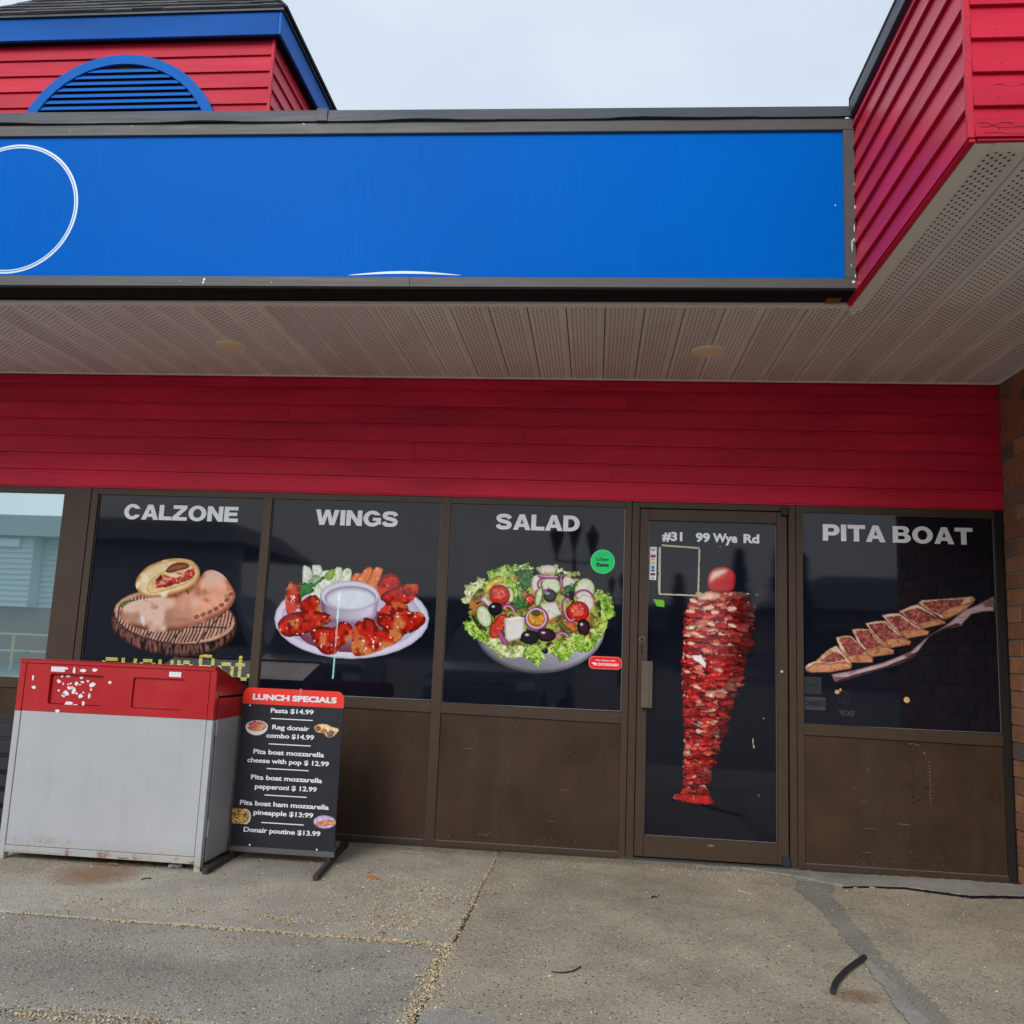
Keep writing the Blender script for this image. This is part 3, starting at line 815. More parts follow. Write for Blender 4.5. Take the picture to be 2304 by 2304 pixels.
# ------- printed food pictures
INK0 = (14, 15, 18)
def art_wings():
    A = Art(200, 640, 1580, 1490, 5)
    A.fill(ell(888, 1128, 676, 350), (176, 170, 196), (222, 216, 236), 26, nz=.04, ns=200)
    A.fill(ell(888, 1118, 610, 300), (186, 178, 206), (206, 198, 222), 40, nz=.06, ns=160)
    A.fill(ell(888, 1230, 470, 190), (120, 60, 80), (150, 120, 150), 120, nz=.1)
    W = (232, 240, 228)
    for p in ([(462,672),(500,664),(535,690),(560,760),(640,860),(600,930),(470,850)], [(540,668),(585,655),(625,665),(650,760),(650,850),(575,820)],
              [(745,690),(775,674),(812,690),(800,790),(740,850),(680,840)], [(820,700),(885,692),(893,760),(840,850),(760,850)],
              [(600,750),(690,700),(760,760),(700,880),(620,940)], [(540,880),(620,850),(640,940),(590,960),(525,930)]):
        A.fill(p, (170,190,150), W, 22, nz=.10, ns=60, sx=2, smooth=True, hi=((250,252,250), .68, 30), patch=[((196,214,150), .60, 45)])
    A.fill([(655,750),(700,705),(745,690),(735,760),(690,800)], (90,140,30), (150,190,60), 16, nz=.2, rag=8, smooth=True)
    A.fill([(420,860),(470,815),(560,810),(640,760),(650,790),(560,850),(560,890),(470,940),(450,990),(430,930)], (20,70,25), (50,120,45), 22, nz=.35, rag=14, rs=22, smooth=True)
    A.fill([(500,800),(560,750),(600,740),(620,790),(560,830)], (80,110,80), (150,180,140), 14, nz=.3, rag=10, rs=15)
    for p in ([(885,790),(915,735),(975,735),(990,800),(930,830)], [(930,800),(1020,682),(1080,695),(1040,820),(980,840)], [(1030,820),(1095,680),(1165,690),(1160,740),(1120,850),(1060,870)]):
        A.fill(p, (170,75,30), (238,130,75), 22, nz=.16, ns=40, sx=2.5, smooth=True, hi=((255,190,150), .66, 26))
    dk = (88,14,10)
    def wing(p, gold=.56, seed=0):
        A.k += seed
        A.fill(p, dk, (196,36,22), 40, nz=.26, ns=52, warp=8, ws=30, smooth=True,
               patch=[((216,62,32), .54, 90), ((208,124,66), gold+.03, 130), ((132,18,14), .60, 50)], hi=((255,222,214), .72, 30))
    wing([(318,1060),(305,940),(330,830),(365,792),(392,820),(450,815),(440,900),(450,1000),(400,1060),(350,1110)], .50)
    wing([(430,1010),(500,940),(560,925),(610,950),(625,1060),(580,1090),(470,1080)], .50, 3)
    wing([(1110,850),(1160,760),(1230,730),(1300,760),(1325,830),(1280,900),(1200,960),(1130,920)], .55, 5)
    wing([(1140,940),(1220,880),(1330,830),(1440,825),(1475,850),(1455,930),(1400,990),(1300,1010),(1200,1000)], .60, 7)
    wing([(1110,1120),(1190,1000),(1290,985),(1370,1010),(1400,1060),(1500,1080),(1528,1150),(1460,1220),(1330,1270),(1240,1240),(1140,1200)], .52, 9)
    # ramekin
    A.fill(np.concatenate([ell(875, 930, 258, 130, 0, 20, 180, 360), ell(872, 1085, 236, 92, 0, 20, 0, 180)]), (140,116,148), (196,186,208), 60, grad=(1,0,.0009))
    A.fill(ell(876, 930, 258, 133), (176,166,190), (224,218,234), 16)
    A.fill(ell(882, 950, 226, 108), (150,138,166), (184,174,200), 22)
    A.fill(ell(886, 962, 214, 94), (196,200,218), (226,234,244), 30, nz=.05, ns=60)
    wing([(248,1180),(300,1110),(420,1070),(560,1060),(700,1090),(715,1140),(660,1190),(560,1240),(450,1275),(330,1285),(270,1250)], .54, 11)
    wing([(560,1330),(540,1240),(620,1200),(740,1200),(790,1155),(880,1175),(905,1240),(870,1320),(790,1380),(740,1440),(640,1430)], .55, 13)
    wing([(890,1380),(905,1230),(940,1160),(1030,1120),(1090,1150),(1130,1210),(1250,1225),(1325,1270),(1270,1340),(1150,1400),(1010,1445),(920,1445)], .54, 15)
    return A
def art_calz():
    A = Art(785, 610, 1730, 1360, 4)
    A.fill(np.concatenate([ell(1258, 1075, 458, 215, 4, 20, 180, 360), ell(1250, 1115, 458, 232, 4, 24, 0, 180)]), (40,24,22), (120,78,68), 34, nz=.5, ns=16, sx=1.4, sy=.35, patch=[((34,18,16), .52, 22, 1.6, .3)])
    A.fill(ell(1258, 1055, 448, 200, 6), (40,26,24), (206,158,136), 16, nz=.12, ns=50)
    # charred stripes and bark lines on the board
    rs = random.Random(2)
    inb = lambda X, Y: (((X-1258)/436)**2+((Y-1055)/190)**2 < 1)*1.0
    for i in range(40):
        x = 740+i*25
        A.line([(x-20, 1262), (x+26+rs.uniform(-4, 4), 1170), (x+60, 1060), (x+82, 850)], rs.uniform(8, 12), (64,42,38), cond=inb, rag=2)
    for p in ([(1030,1240),(1060,1190),(1100,1165)], [(1195,1275),(1250,1210),(1320,1150)], [(1410,1262),(1500,1150),(1600,1040),(1680,970)], [(885,1175),(905,1150),(935,1135)], [(1330,1130),(1500,1130),(1640,1135)]):
        A.line(p, 11, (38,26,24)); A.line([(x-3, y-3) for x, y in p], 3, (150,138,130))
    A.fill([(862,975),(900,942),(960,938),(1005,944),(970,980),(900,1000)], (40,70,20), (104,140,60), 14, nz=.25, smooth=True)
    A.fill([(862,1040),(885,990),(960,945),(1080,920),(1200,905),(1330,870),(1400,820),(1450,760),(1490,722),(1545,716),(1620,755),(1670,825),(1700,890),(1690,950),(1640,1010),(1540,1070),(1400,1125),(1250,1158),(1130,1165),(1000,1140),(900,1095)],
           (140,78,54), (214,156,128), 50, nz=.16, ns=80, smooth=True, grad=(.0005,-.0007,.9), patch=[((228,192,172), .56, 190), ((184,122,98), .63, 110)])
    A.fill([(1010,1040),(1040,1045),(1055,1090),(1040,1130),(1015,1090)], (200,180,176), (226,220,222), 10, rag=6)
    for (x, y) in ((1560,1000),(1602,972),(1640,935),(1515,1022),(1672,893),(1468,1040),(1420,1058)):
        A.fill(ell(x, y, 20, 14, -30), (120,64,50), (150,90,76), 8, rag=4)
    for p in ([(1260,880),(1275,915)], [(1350,840),(1362,890)], [(1300,850),(1310,880)]): A.line(p, 10, (96,40,36), rag=3)
    A.fill([(975,830),(985,770),(1040,705),(1120,660),(1220,632),(1320,630),(1395,650),(1438,695),(1448,750),(1420,810),(1350,860),(1250,895),(1140,916),(1050,910),(1000,880)],
           (176,120,60), (238,212,166), 34, nz=.08, ns=60, smooth=True, patch=[((226,182,110), .58, 120), ((248,232,202), .66, 70)])
    A.fill([(1060,860),(1080,800),(1140,750),(1200,715),(1260,670),(1330,655),(1400,690),(1412,740),(1380,800),(1290,840),(1180,872),(1100,885)],
           (200,160,110), (232,196,140), 14, nz=.14, ns=30, smooth=True)
    A.fill([(1196,725),(1240,675),(1310,660),(1370,680),(1350,705),(1290,720),(1240,735)], (92,44,30), (150,86,58), 20, nz=.25, smooth=True)
    A.fill([(1125,850),(1120,800),(1150,760),(1230,745),(1330,735),(1400,700),(1412,745),(1370,790),(1280,815),(1200,840)], (150,30,36), (205,50,52), 20, nz=.35, ns=16, rag=8,
           hi=((250,200,170), .66, 14), patch=[((120,20,30), .6, 20), ((228,150,120), .6, 30)])
    A.fill([(1120,790),(1160,750),(1180,770),(1150,800)], (84,24,20), (100,34,28), 8, rag=4)
    A.fill([(1190,745),(1260,735),(1330,755),(1270,775),(1210,760)], (230,180,140), (244,214,180), 8, rag=4)
    return A
def art_salad():
    A = Art(195, 615, 1600, 1620, 5)
    A.fill(np.concatenate([ell(905, 1190, 580, 120, 0, 16, 180, 360), ell(905, 1210, 570, 394, 0, 30, 0, 180)]), (92,92,104), (170,170,182), 46, nz=.05, ns=200, grad=(.4,-1,.0010))
    LG, LD, LL = (132,180,48), (66,106,22), (200,222,110)
    def let(p, base=LG, dark=LD, lite=LL, rag=26):
        A.fill(p, dark, base, 26, nz=.30, ns=26, rag=rag, rs=30, smooth=True, patch=[(lite, .54, 30), (dark, .62, 22), ((236,242,190), .66, 16)])
    PALE = ((206,214,150), (120,140,60), (238,242,214))
    let([(225,985),(250,900),(245,830),(330,800),(360,760),(410,790),(440,840),(400,920),(390,1000),(300,1010)], *PALE)
    let([(440,790),(460,710),(530,690),(620,660),(720,650),(800,640),(860,680),(820,740),(700,790),(560,800)])
    let([(860,730),(920,660),(1020,655),(1100,680),(1180,720),(1250,720),(1260,770),(1150,780),(980,780)], *PALE)
    let([(1400,900),(1450,880),(1520,930),(1550,1030),(1570,1090),(1520,1150),(1480,1200),(1420,1260),(1380,1300),(1360,1150),(1380,1000)])
    let([(220,1160),(290,1140),(290,1040),(330,960),(420,960),(450,1100),(520,1260),(500,1330),(420,1330),(340,1300),(260,1230)])
    A.fill([(290,1000),(400,840),(560,760),(900,720),(1200,760),(1400,900),(1440,1100),(1400,1300),(1200,1400),(900,1420),(560,1350),(360,1200)], (60,70,24), (120,110,52), 60, nz=.5, ns=40, smooth=True, patch=[((170,196,84), .5, 50), ((206,120,60), .62, 60), ((40,40,20), .64, 30)])
    let([(420,830),(520,770),(640,760),(740,800),(760,900),(700,960),(560,940)])
    A.fill([(420,880),(470,800),(560,770),(600,800),(520,830),(450,900)], (190,150,40), (236,206,90), 20, nz=.2, smooth=True)
    def cuke(cx, cy, rx, ry, rot):
        A.fill(ell(cx, cy, rx, ry, rot), (34,60,24), (34,70,28), 5); A.fill(ell(cx, cy, rx-7, ry-7, rot), (176,200,130), (220,228,196), 24, nz=.10, ns=30, hi=((250,250,240), .7, 20))
    def tom(cx, cy, rx, ry, rot):
        A.fill(ell(cx, cy, rx, ry, rot), (120,10,12), (204,38,32), 20, nz=.12, hi=((255,200,190), .76, 18)); A.fill(ell(cx-4, cy-8, rx*.72, ry*.68, rot), (180,30,28), (226,90,70), 24, nz=.35, ns=22, rag=6, hi=((250,200,170), .66, 20))
    def oliv(cx, cy, rx, ry, rot, c=(30,26,36)):
        A.fill(ell(cx, cy, rx, ry, rot), (10,8,12), c, 30); A.fill(ell(cx-rx*.3, cy-ry*.35, rx*.26, ry*.2, rot), (120,120,135), (220,220,230), 8)
    def onion(cx, cy, rx, ry, rot, a0=0, a1=360, t=26):
        if a1-a0 == 360:
            A.line(np.concatenate([ell(cx, cy, rx, ry, rot, 30), ell(cx, cy, rx, ry, rot, 30)[:1]]), t, (126,36,104), c1=(150,60,130), w=8)
            A.line(np.concatenate([ell(cx-3, cy-3, rx-t*.3, ry-t*.3, rot, 30), ell(cx-3, cy-3, rx-t*.3, ry-t*.3, rot, 30)[:1]]), t*.55, (222,190,216))
        else:
            A.line(ell(cx, cy, rx, ry, rot, 20, a0, a1), t, (132,34,108), c1=(170,60,140), w=10); A.line(ell(cx, cy, rx-t*.4, ry-t*.4, rot, 20, a0, a1), t*.3, (230,200,224))
    def feta(p, top=None):
        A.fill(p, (190,184,172), (232,228,218), 20, nz=.05, patch=[((150,150,120), .72, 9)])
    def parsley(p): A.fill(p, (24,62,26), (58,112,52), 22, nz=.4, ns=20, rag=20, rs=20, smooth=True, patch=[((120,160,100), .62, 18)])
    cuke(645, 920, 42, 74, -8); cuke(1300, 880, 92, 108, 10); cuke(770, 720, 46, 50, 30)
    feta([(830,790),(850,740),(910,745),(920,860),(850,900)]); feta([(1110,770),(1160,760),(1230,800),(1180,860),(1110,850)])
    feta([(915,665),(1000,655),(1060,680),(1040,735),(915,740)])
    oliv(855, 725, 40, 30, 0); oliv(1092, 760, 30, 42, 20)
    cuke(1010, 840, 92, 76, 20)
    onion(985, 752, 90, 20, 3, 10, 170, 24); onion(950, 830, 55, 50, 0, 40, 260, 24)
    onion(1108, 800, 20, 60, 5, 100, 270, 16)
    parsley([(690,720),(740,700),(800,700),(850,730),(840,800),(800,880),(740,860),(720,800)])
    parsley([(1100,930),(1130,860),(1190,830),(1235,810),(1200,880),(1150,930)])
    oliv(1165, 930, 40, 36, 0)
    onion(1290, 950, 76, 64, 0, 190, 350, 24); feta([(1230,960),(1290,915),(1370,950),(1380,1020),(1330,1090),(1250,1030)])
    cuke(900, 940, 34, 90, 12)
    tom(555, 920, 96, 88, 30); onion(470, 950, 62, 84, -35, 110, 220, 22); feta([(390,960),(430,935),(500,1010),(470,1030)])
    cuke(420, 1110, 66, 104, -22)
    tom(820, 970, 48, 58, 10); oliv(998, 930, 58, 56, 0, (56,58,64)); A.fill(ell(965, 905, 16, 18, 0), (100,104,110), (140,144,150), 6)
    parsley([(660,1000),(740,935),(800,990),(830,1030),(760,1050),(690,1050)])
    feta([(915,1000),(1050,982),(1098,1090),(1000,1140),(940,1080)])
    tom(1240, 1070, 98, 92, -10); onion(1165, 1055, 52, 104, -14, 60, 300, 24)
    A.fill([(470,1240),(490,1170),(560,1100),(620,1100),(610,1200),(540,1300),(490,1290)], (130,14,12), (206,62,40), 20, nz=.25, hi=((250,170,140), .7, 16), smooth=True)
    oliv(520, 1045, 64, 60, 0); onion(640, 1060, 60, 44, 40, 150, 330, 26)
    A.fill([(598,1130),(720,1108),(775,1120),(778,1290),(640,1332),(606,1300)], (178,172,166), (230,226,222), 24, nz=.05); A.fill([(598,1130),(720,1108),(778,1124),(660,1152)], (226,222,214), (244,242,236), 10)
    A.fill(ell(880, 1130, 76, 64, 0), (190,110,30), (226,160,60), 26, nz=.3, hi=((250,230,170), .7, 16)); A.fill(ell(875, 1080, 40, 30, 20), (50,50,20), (90,90,40), 12, rag=6)
    onion(882, 1130, 92, 90, 0)
    A.fill([(1100,1150),(1200,1160),(1240,1240),(1180,1250),(1110,1200)], (150,70,30), (206,112,60), 20, nz=.25)
    A.fill([(1040,1140),(1090,1150),(1180,1230),(1200,1270),(1130,1250)], (30,50,20), (110,130,60), 12, nz=.3)
    A.fill([(540,1240),(570,1240),(632,1350),(612,1370),(560,1300)], (126,30,100), (180,80,150), 8)
    oliv(822, 1292, 80, 62, 0); oliv(965, 1272, 84, 58, 6, (56,26,40)); oliv(1288, 1205, 56, 74, -6, (66,30,42))
    onion(1110, 1290, 60, 40, 20, 150, 350, 20)
    A.fill([(960,1340),(1080,1330),(1040,1370),(960,1370)], (60,20,24), (90,40,40), 10, rag=5)
    let([(440,1330),(540,1300),(640,1370),(760,1370),(800,1420),(740,1470),(600,1470),(520,1420)], *PALE)
    let([(1340,1250),(1420,1180),(1500,1150),(1460,1260),(1390,1340),(1380,1380)])
    let([(760,1420),(860,1360),(920,1340),(960,1400),(1040,1330),(1120,1320),(1180,1270),(1280,1270),(1380,1300),(1390,1360),(1320,1410),(1200,1420),(1120,1500),(1000,1440),(940,1480),(900,1550),(860,1500),(800,1480)])
    oliv(955, 1410, 28, 24, 0)
    return A
def art_pita():
    A = Art(90, 725, 1540, 1400, 4.5)
    # wooden paddle
    A.fill([(300,1320),(480,1290),(700,1230),(900,1150),(1000,1060),(1180,940),(1300,840),(1400,800),(1530,732),(1530,856),(1440,862),(1360,880),(1310,930),(1275,975),(1250,950),(1150,985),(1050,1040),(960,1160),(830,1250),(680,1290),(460,1360),(335,1392)],
           (70,44,46), (196,168,172), 18, nz=.16, ns=60, sx=.5, sy=2.2, patch=[((124,92,94), .6, 60, .4, 2.4)])
    A.fill([(330,1380),(470,1330),(700,1270),(850,1210),(960,1150),(940,1190),(820,1255),(680,1295),(460,1360),(335,1394)], (44,22,24), (84,54,56), 12, nz=.3)
    A.fill([(1040,1050),(1150,985),(1265,940),(1270,972),(1150,990),(1060,1040)], (54,30,28), (96,60,50), 10, nz=.3)
    def slice_(crust, fill, heel):
        A.fill(crust, (140,90,66), (226,196,172), 12, nz=.12, ns=40, patch=[((190,136,104), .6, 40)], rag=3)
        A.fill(fill, (104,48,44), (150,72,66), 14, nz=.40, ns=19, rag=5, patch=[((204,110,108), .58, 19), ((84,60,40), .63, 16), ((176,140,112), .70, 12)])
        if heel: A.fill(heel, (146,84,58), (212,150,112), 16, nz=.16, ns=30, sx=.5, sy=1.6, patch=[((172,104,74), .6, 30)])
    slice_([(955,790),(980,765),(1150,755),(1300,745),(1360,735),(1390,760),(1380,785),(1330,830),(1250,880),(1160,918),(1130,905),(1040,850)],
           [(990,785),(1150,768),(1300,765),(1290,790),(1240,830),(1160,890),(1060,850)], [(1130,860),(1200,820),(1290,800),(1380,775),(1340,820),(1250,880),(1155,915)])
    slice_([(808,850),(900,810),(960,795),(1060,860),(1110,900),(1170,930),(1150,950),(990,985),(930,945)], [(840,855),(960,825),(1060,880),(1120,910),(960,945),(880,900)], [(940,945),(1050,920),(1110,905),(1172,932),(1160,948),(1000,986)])
    slice_([(680,880),(740,865),(820,862),(940,950),(1000,985),(1045,1000),(1035,1030),(870,1060),(770,985)], [(715,895),(820,885),(930,965),(960,980),(830,1010),(760,950)], [(820,1000),(900,980),(1000,985),(1045,1000),(1035,1030),(870,1062)])
    slice_([(552,940),(640,922),(710,918),(800,1000),(850,1050),(910,1075),(900,1105),(740,1132),(650,1060)], [(585,950),(700,935),(800,1020),(840,1050),(700,1085),(630,1020)], [(695,1075),(760,1050),(850,1052),(910,1075),(900,1105),(742,1132)])
    slice_([(455,985),(540,978),(590,985),(660,1060),(720,1110),(780,1140),(775,1175),(590,1200),(510,1110)], [(485,1000),(580,995),(660,1080),(700,1110),(570,1135),(520,1080)], [(555,1140),(640,1122),(720,1112),(780,1140),(778,1172),(590,1202)])
    slice_([(333,1045),(410,1030),(460,1035),(530,1110),(580,1170),(620,1190),(620,1235),(435,1240),(370,1140)], [(360,1055),(455,1050),(540,1130),(575,1165),(430,1185),(395,1120)], [(410,1190),(500,1172),(585,1175),(622,1195),(618,1238),(438,1242)])
    slice_([(105,1270),(125,1245),(190,1220),(230,1180),(290,1130),(345,1105),(400,1170),(440,1215),(465,1250),(455,1285),(300,1312),(150,1315),(108,1300)], [(225,1225),(280,1180),(345,1155),(400,1190),(410,1215),(300,1240)], [(110,1290),(180,1240),(300,1245),(410,1225),(465,1255),(455,1285),(300,1312),(150,1315)])
    return A
def art_door():
    A = Art(250, 335, 680, 1565, 3)
    body = [(430,470),(460,462),(520,465),(580,475),(640,500),(652,540),(665,600),(660,660),(645,730),(630,800),(605,880),(580,960),(560,1050),(530,1150),(505,1230),(470,1300),(450,1370),(435,1420),(428,1480),(435,1500),(465,1530),(460,1548),(400,1548),(340,1540),(290,1530),(262,1515),(275,1498),(310,1490),(318,1460),(310,1380),(312,1280),(315,1180),(305,1100),(310,1000),(303,920),(298,870),(304,790),(308,700),(305,640),(310,590),(330,545),(350,510),(390,480)]
    A.fill(body, (110,14,16), (204,44,40), 22, nz=.22, ns=44, sx=.7, sy=1.5, rag=9, rs=16,
           patch=[((236,78,64), .52, 64, .7, 1.5), ((230,140,116), .58, 52, .7, 1.5), ((120,14,18), .62, 40, .6, 2.0), ((40,8,12), .70, 30, .5, 2.4), ((244,208,182), .70, 34, .8, 1.4)])
    rs = random.Random(4)
    XLt = [(470, 400), (520, 335), (600, 308), (800, 302), (1000, 306), (1180, 314), (1400, 314), (1500, 300)]
    XRt = [(470, 590), (520, 650), (600, 664), (700, 652), (850, 612), (1000, 572), (1150, 530), (1300, 470), (1420, 434), (1500, 436)]
    def ip(T, y):
        ys = [t[0] for t in T]; return float(np.interp(y, ys, [t[1] for t in T]))
    pal = [(200,38,36), (186,30,32), (214,56,48), (168,22,28), (224,84,70), (206,46,42), (228,120,104), (150,18,24)]
    y = 492
    while y < 1500:
        xl, xr = ip(XLt, y), ip(XRt, y); x = xl+rs.uniform(-6, 18)
        while x < xr-8:
            u = (x-xl)/max(1, xr-xl); w_ = rs.uniform(46, 120)*(1-.45*(y-492)/1000); h_ = rs.uniform(11, 24)*(1-.25*(y-492)/1000)
            if x+w_*.7 > xr+8: w_ = (xr+8-x)/.9
            if w_ < 10: break
            c = np.array(rs.choice(pal), float)
            if rs.random() < (.11 if u < .55 else .03): c = np.array((238, 186, 160), float)*rs.uniform(.85, 1)
            dk_ = 1.0 if u < .55 else max(.30, 1.0-(u-.55)*1.5); c = c*dk_*rs.uniform(.85, 1.08)
            cx = x+w_/2; cy = y+rs.uniform(-8, 8); rot = rs.uniform(-14, 22)
            A.fill(ell(cx, cy+h_*.45, w_*.54, h_*.95, rot, 12), (52,8,14), rag=7, rs=15)
            A.fill(ell(cx, cy, w_*.54, h_*.82, rot, 12), c*.66, c, 9, nz=.26, ns=22, rag=8, rs=16, hi=(np.minimum(255, c*1.2+np.array((40,60,55))*dk_), .66, 15))
            x += w_*rs.uniform(.62, .95)
        y += rs.uniform(15, 24)*(1-.3*(y-492)/1000)
    A.fill([(355,800),(400,800),(425,840),(420,865),(385,835),(360,825)], (220,190,190), (248,236,240), 6, rag=3)
    for (x, y, w_) in ((345,575,26),(330,700,18),(440,555,30),(370,690,22),(470,580,24),(350,740,20),(400,705,20),(330,885,16),(380,965,22),(360,520,24),(560,560,24),(450,640,24),(560,650,22)):
        A.fill(ell(x, y, w_, w_*.45, rs.uniform(-10, 25)), (216,150,120), (244,206,176), 8, rag=5, rs=9)
    A.fill([(380,495),(430,470),(500,480),(500,510),(440,520),(385,520)], (200,120,100), (238,190,166), 14, nz=.2, rag=5)
    A.fill([(262,1512),(300,1492),(360,1500),(440,1500),(468,1530),(450,1548),(350,1542),(290,1530)], (120,14,16), (176,36,34), 10, nz=.3, rag=4, hi=((236,160,150), .74, 14))
    # onion / tomato knob on top
    A.fill([(434,450),(432,400),(450,362),(480,345),(520,344),(560,358),(577,390),(574,440),(560,468),(500,476),(450,470)], (140,16,20), (200,40,44), 18, nz=.10, smooth=True)
    A.fill([(437,436),(435,398),(452,364),(485,347),(530,348),(545,365),(520,392),(485,408),(462,428)], (214,96,84), (248,222,206), 26, smooth=True, rag=6, rs=30, edge=7)
    return A
art_wings().build('food_print', AFF['wings'], YP, M_print, WIN['wings'])
art_calz().build('food_print', AFF['calz'], YP, M_print, WIN['calz'])
art_salad().build('food_print', AFF['salad'], YP, M_print, WIN['salad'])
art_pita().build('food_print', AFF['pita'], YP, M_print, WIN['pita'])

# stickers
def disc(name, cx, cz, r, y, mat, parent, n=40, t=.0006, rz=None):
    return MB().prism([(cx+r*math.cos(2*math.pi*i/n), cz+(rz or r)*math.sin(2*math.pi*i/n)) for i in range(n)], 'y', y-t, y).build(name, mat, parent)
def rrect(x0, x1, z0, z1, r, n=6):
    P = []
    for (cx, cz, a0) in ((x1-r, z0+r, -90), (x1-r, z1-r, 0), (x0+r, z1-r, 90), (x0+r, z0+r, 180)):
        for i in range(n+1):
            a = math.radians(a0+90*i/n); P.append((cx+r*math.cos(a), cz+r*math.sin(a)))
    return P
def plate(name, pts, y, mat, parent, t=.0006): return MB().prism(pts, 'y', y-t, y).build(name, mat, parent)
G_uber = flat('green_sticker', (6, 214, 110)); K_ink = flat('black_ink', (12, 22, 18)); R_dd = flat('red_sticker', (240, 24, 30)); G_lite = flat('pale_green_ink', (96, 240, 170))
ws = WIN['salad']
disc('round_sticker', .0405, 1.806, .0775, YG-.0014, G_lite, ws); disc('round_sticker', .0405, 1.806, .0735, YG-.0022, G_uber, ws)
text_mesh('lettering', 'Uber', .0405, 1.8225, .080, .025, K_ink, ws, YG-.0032, .02)
text_mesh('lettering', 'Eats', .0405, 1.7865, .080, .026, K_ink, ws, YG-.0032, .05)
text_mesh('lettering', 'Order on', .0405, 1.8505, .038, .006, K_ink, ws, YG-.0032, .005)
plate('pill_sticker', rrect(-.031, .176, 1.127, 1.206, .030), YG-.0014, flat('sticker_rim', (250, 120, 120)), ws); plate('pill_sticker', rrect(-.027, .172, 1.131, 1.202, .027), YG-.0022, R_dd, ws)
text_mesh('lettering', 'We deliver with', .0735, 1.1815, .124, .0105, M_white, ws, YG-.0032, .02)
text_mesh('lettering', 'DOORDASH', .092, 1.157, .128, .0185, M_white, ws, YG-.0032, .045)
plate('swoosh_logo', [(-.014, 1.1655), (.012, 1.1665), (.022, 1.1600), (.018, 1.1500), (.004, 1.1475), (.000, 1.1530), (.011, 1.1555), (-.008, 1.1575)], YG-.0032, M_white, ws)
wp = WIN['pita']
D1 = flat('faded_sticker', (58, 64, 70)); D2 = flat('faded_sticker_ink', (24, 27, 34)); D3 = flat('dimmed_sticker_blue', (34, 40, 62))  # stickers behind the film: its dimming is put into their colours
plate('faded_sticker', rrect(1.296, 1.397, 1.032, 1.135, .003), YG-.0014, flat('dimmed_yellow_sticker', (42, 46, 46)), wp); text_mesh('lettering', 'Interac', 1.346, 1.088, .080, .020, D2, wp, YG-.0030, .02)
plate('faded_sticker', rrect(1.296, 1.420, .936, 1.014, .003), YG-.0014, D1, wp); plate('faded_sticker', rrect(1.299, 1.417, .952, 1.000, .002), YG-.0024, flat('dimmed_sticker_face', (46, 51, 58)), wp)
text_mesh('lettering', 'VISA', 1.358, .976, .080, .026, D2, wp, YG-.0034, .03, shear=.35)
text_mesh('lettering', 'SKIP', 1.546, .926, .092, .034, D1, wp, YG-.0030, .03, flip=True)
mbx = MB()
for a in range(10):
    t0, t1 = a*.6283, a*.6283+.2; mbx.prism([(1.532+.030*math.cos(t0), 1.018+.036*math.sin(t0)), (1.532+.036*math.cos(t0), 1.018+.042*math.sin(t0)), (1.532+.036*math.cos(t1+.3), 1.018+.042*math.sin(t1+.3)), (1.532+.030*math.cos(t1+.3), 1.018+.036*math.sin(t1+.3))], 'y', YG-.003, YG-.0024)
for dx in (-.012, 0, .012): mbx.box(1.532+dx-.002, 1.532+dx+.002, YG-.003, YG-.0024, .975, 1.045)
mbx.build('faded_logo', flat('faded_logo_ink', (40, 44, 50)), wp)

# ------- door
door = empty('door', parent=shop); door['label'] = 'bronze glass door with a tall doner spit picture'
DX0, DX1, DZ0, DZ1 = .275, 1.193, .022, 2.152
box('door_frame', DX0, .330, YF-.010, .040, DZ0, DZ1, M_bronze, door); box('door_frame', 1.127, DX1-.004, YF-.010, .040, DZ0, DZ1, M_bronze, door)
box('door_frame', .331, 1.126, YF-.010, .040, 2.080, DZ1, M_bronze, door); box('door_frame', .331, 1.126, YF-.010, .040, DZ0, .140, M_bronze, door)
box('door_pane', .329, 1.128, YG, YG+.008, .139, 2.081, M_film, door, bevel=0)
bead('glazing_bead', .3315, 1.1255, .141, 2.079, door, .0025)
art_door().build('food_print', AFF['door'], YP, M_print, door)
text_mesh('lettering', '#31', .479, 1.984, .128, .062, M_white_ink, door, YL, .042)
text_mesh('lettering', '99', .672, 1.983, .090, .062, M_white_ink, door, YL, .042)
text_mesh('lettering', 'Wye', .811, 1.9835, .154, .062, M_white_ink, door, YL, .042)
text_mesh('lettering', 'Rd', .975, 1.984, .098, .062, M_white_ink, door, YL, .042)
plate('payment_sticker', rrect(.3385, .382, 1.700, 1.911, .002), YG-.0014, M_white, door)
for (z, h, c, w_) in ((1.897, .006, (150,150,150), .03), (1.888, .006, (190,60,60), .018), (1.852, .019, (40,30,30), .030), (1.852, .014, (214,50,40), .020), (1.829, .004, (60,50,50), .022), (1.808, .016, (236,180,60), .022), (1.780, .018, (40,110,200), .020), (1.760, .012, (60,50,70), .022), (1.736, .016, (30,40,60), .028), (1.736, .010, (200,60,60), .010), (1.711, .012, (150,165,180), .018)):
    dy = -.0030 if (w_ in (.020, .010) and h in (.014, .010)) else -.0022
    plate('payment_logo', rrect(.3603-w_/2, .3603+w_/2, z-h/2, z+h/2, .0012, 2), YG+dy, flat('logo_ink', c), door)
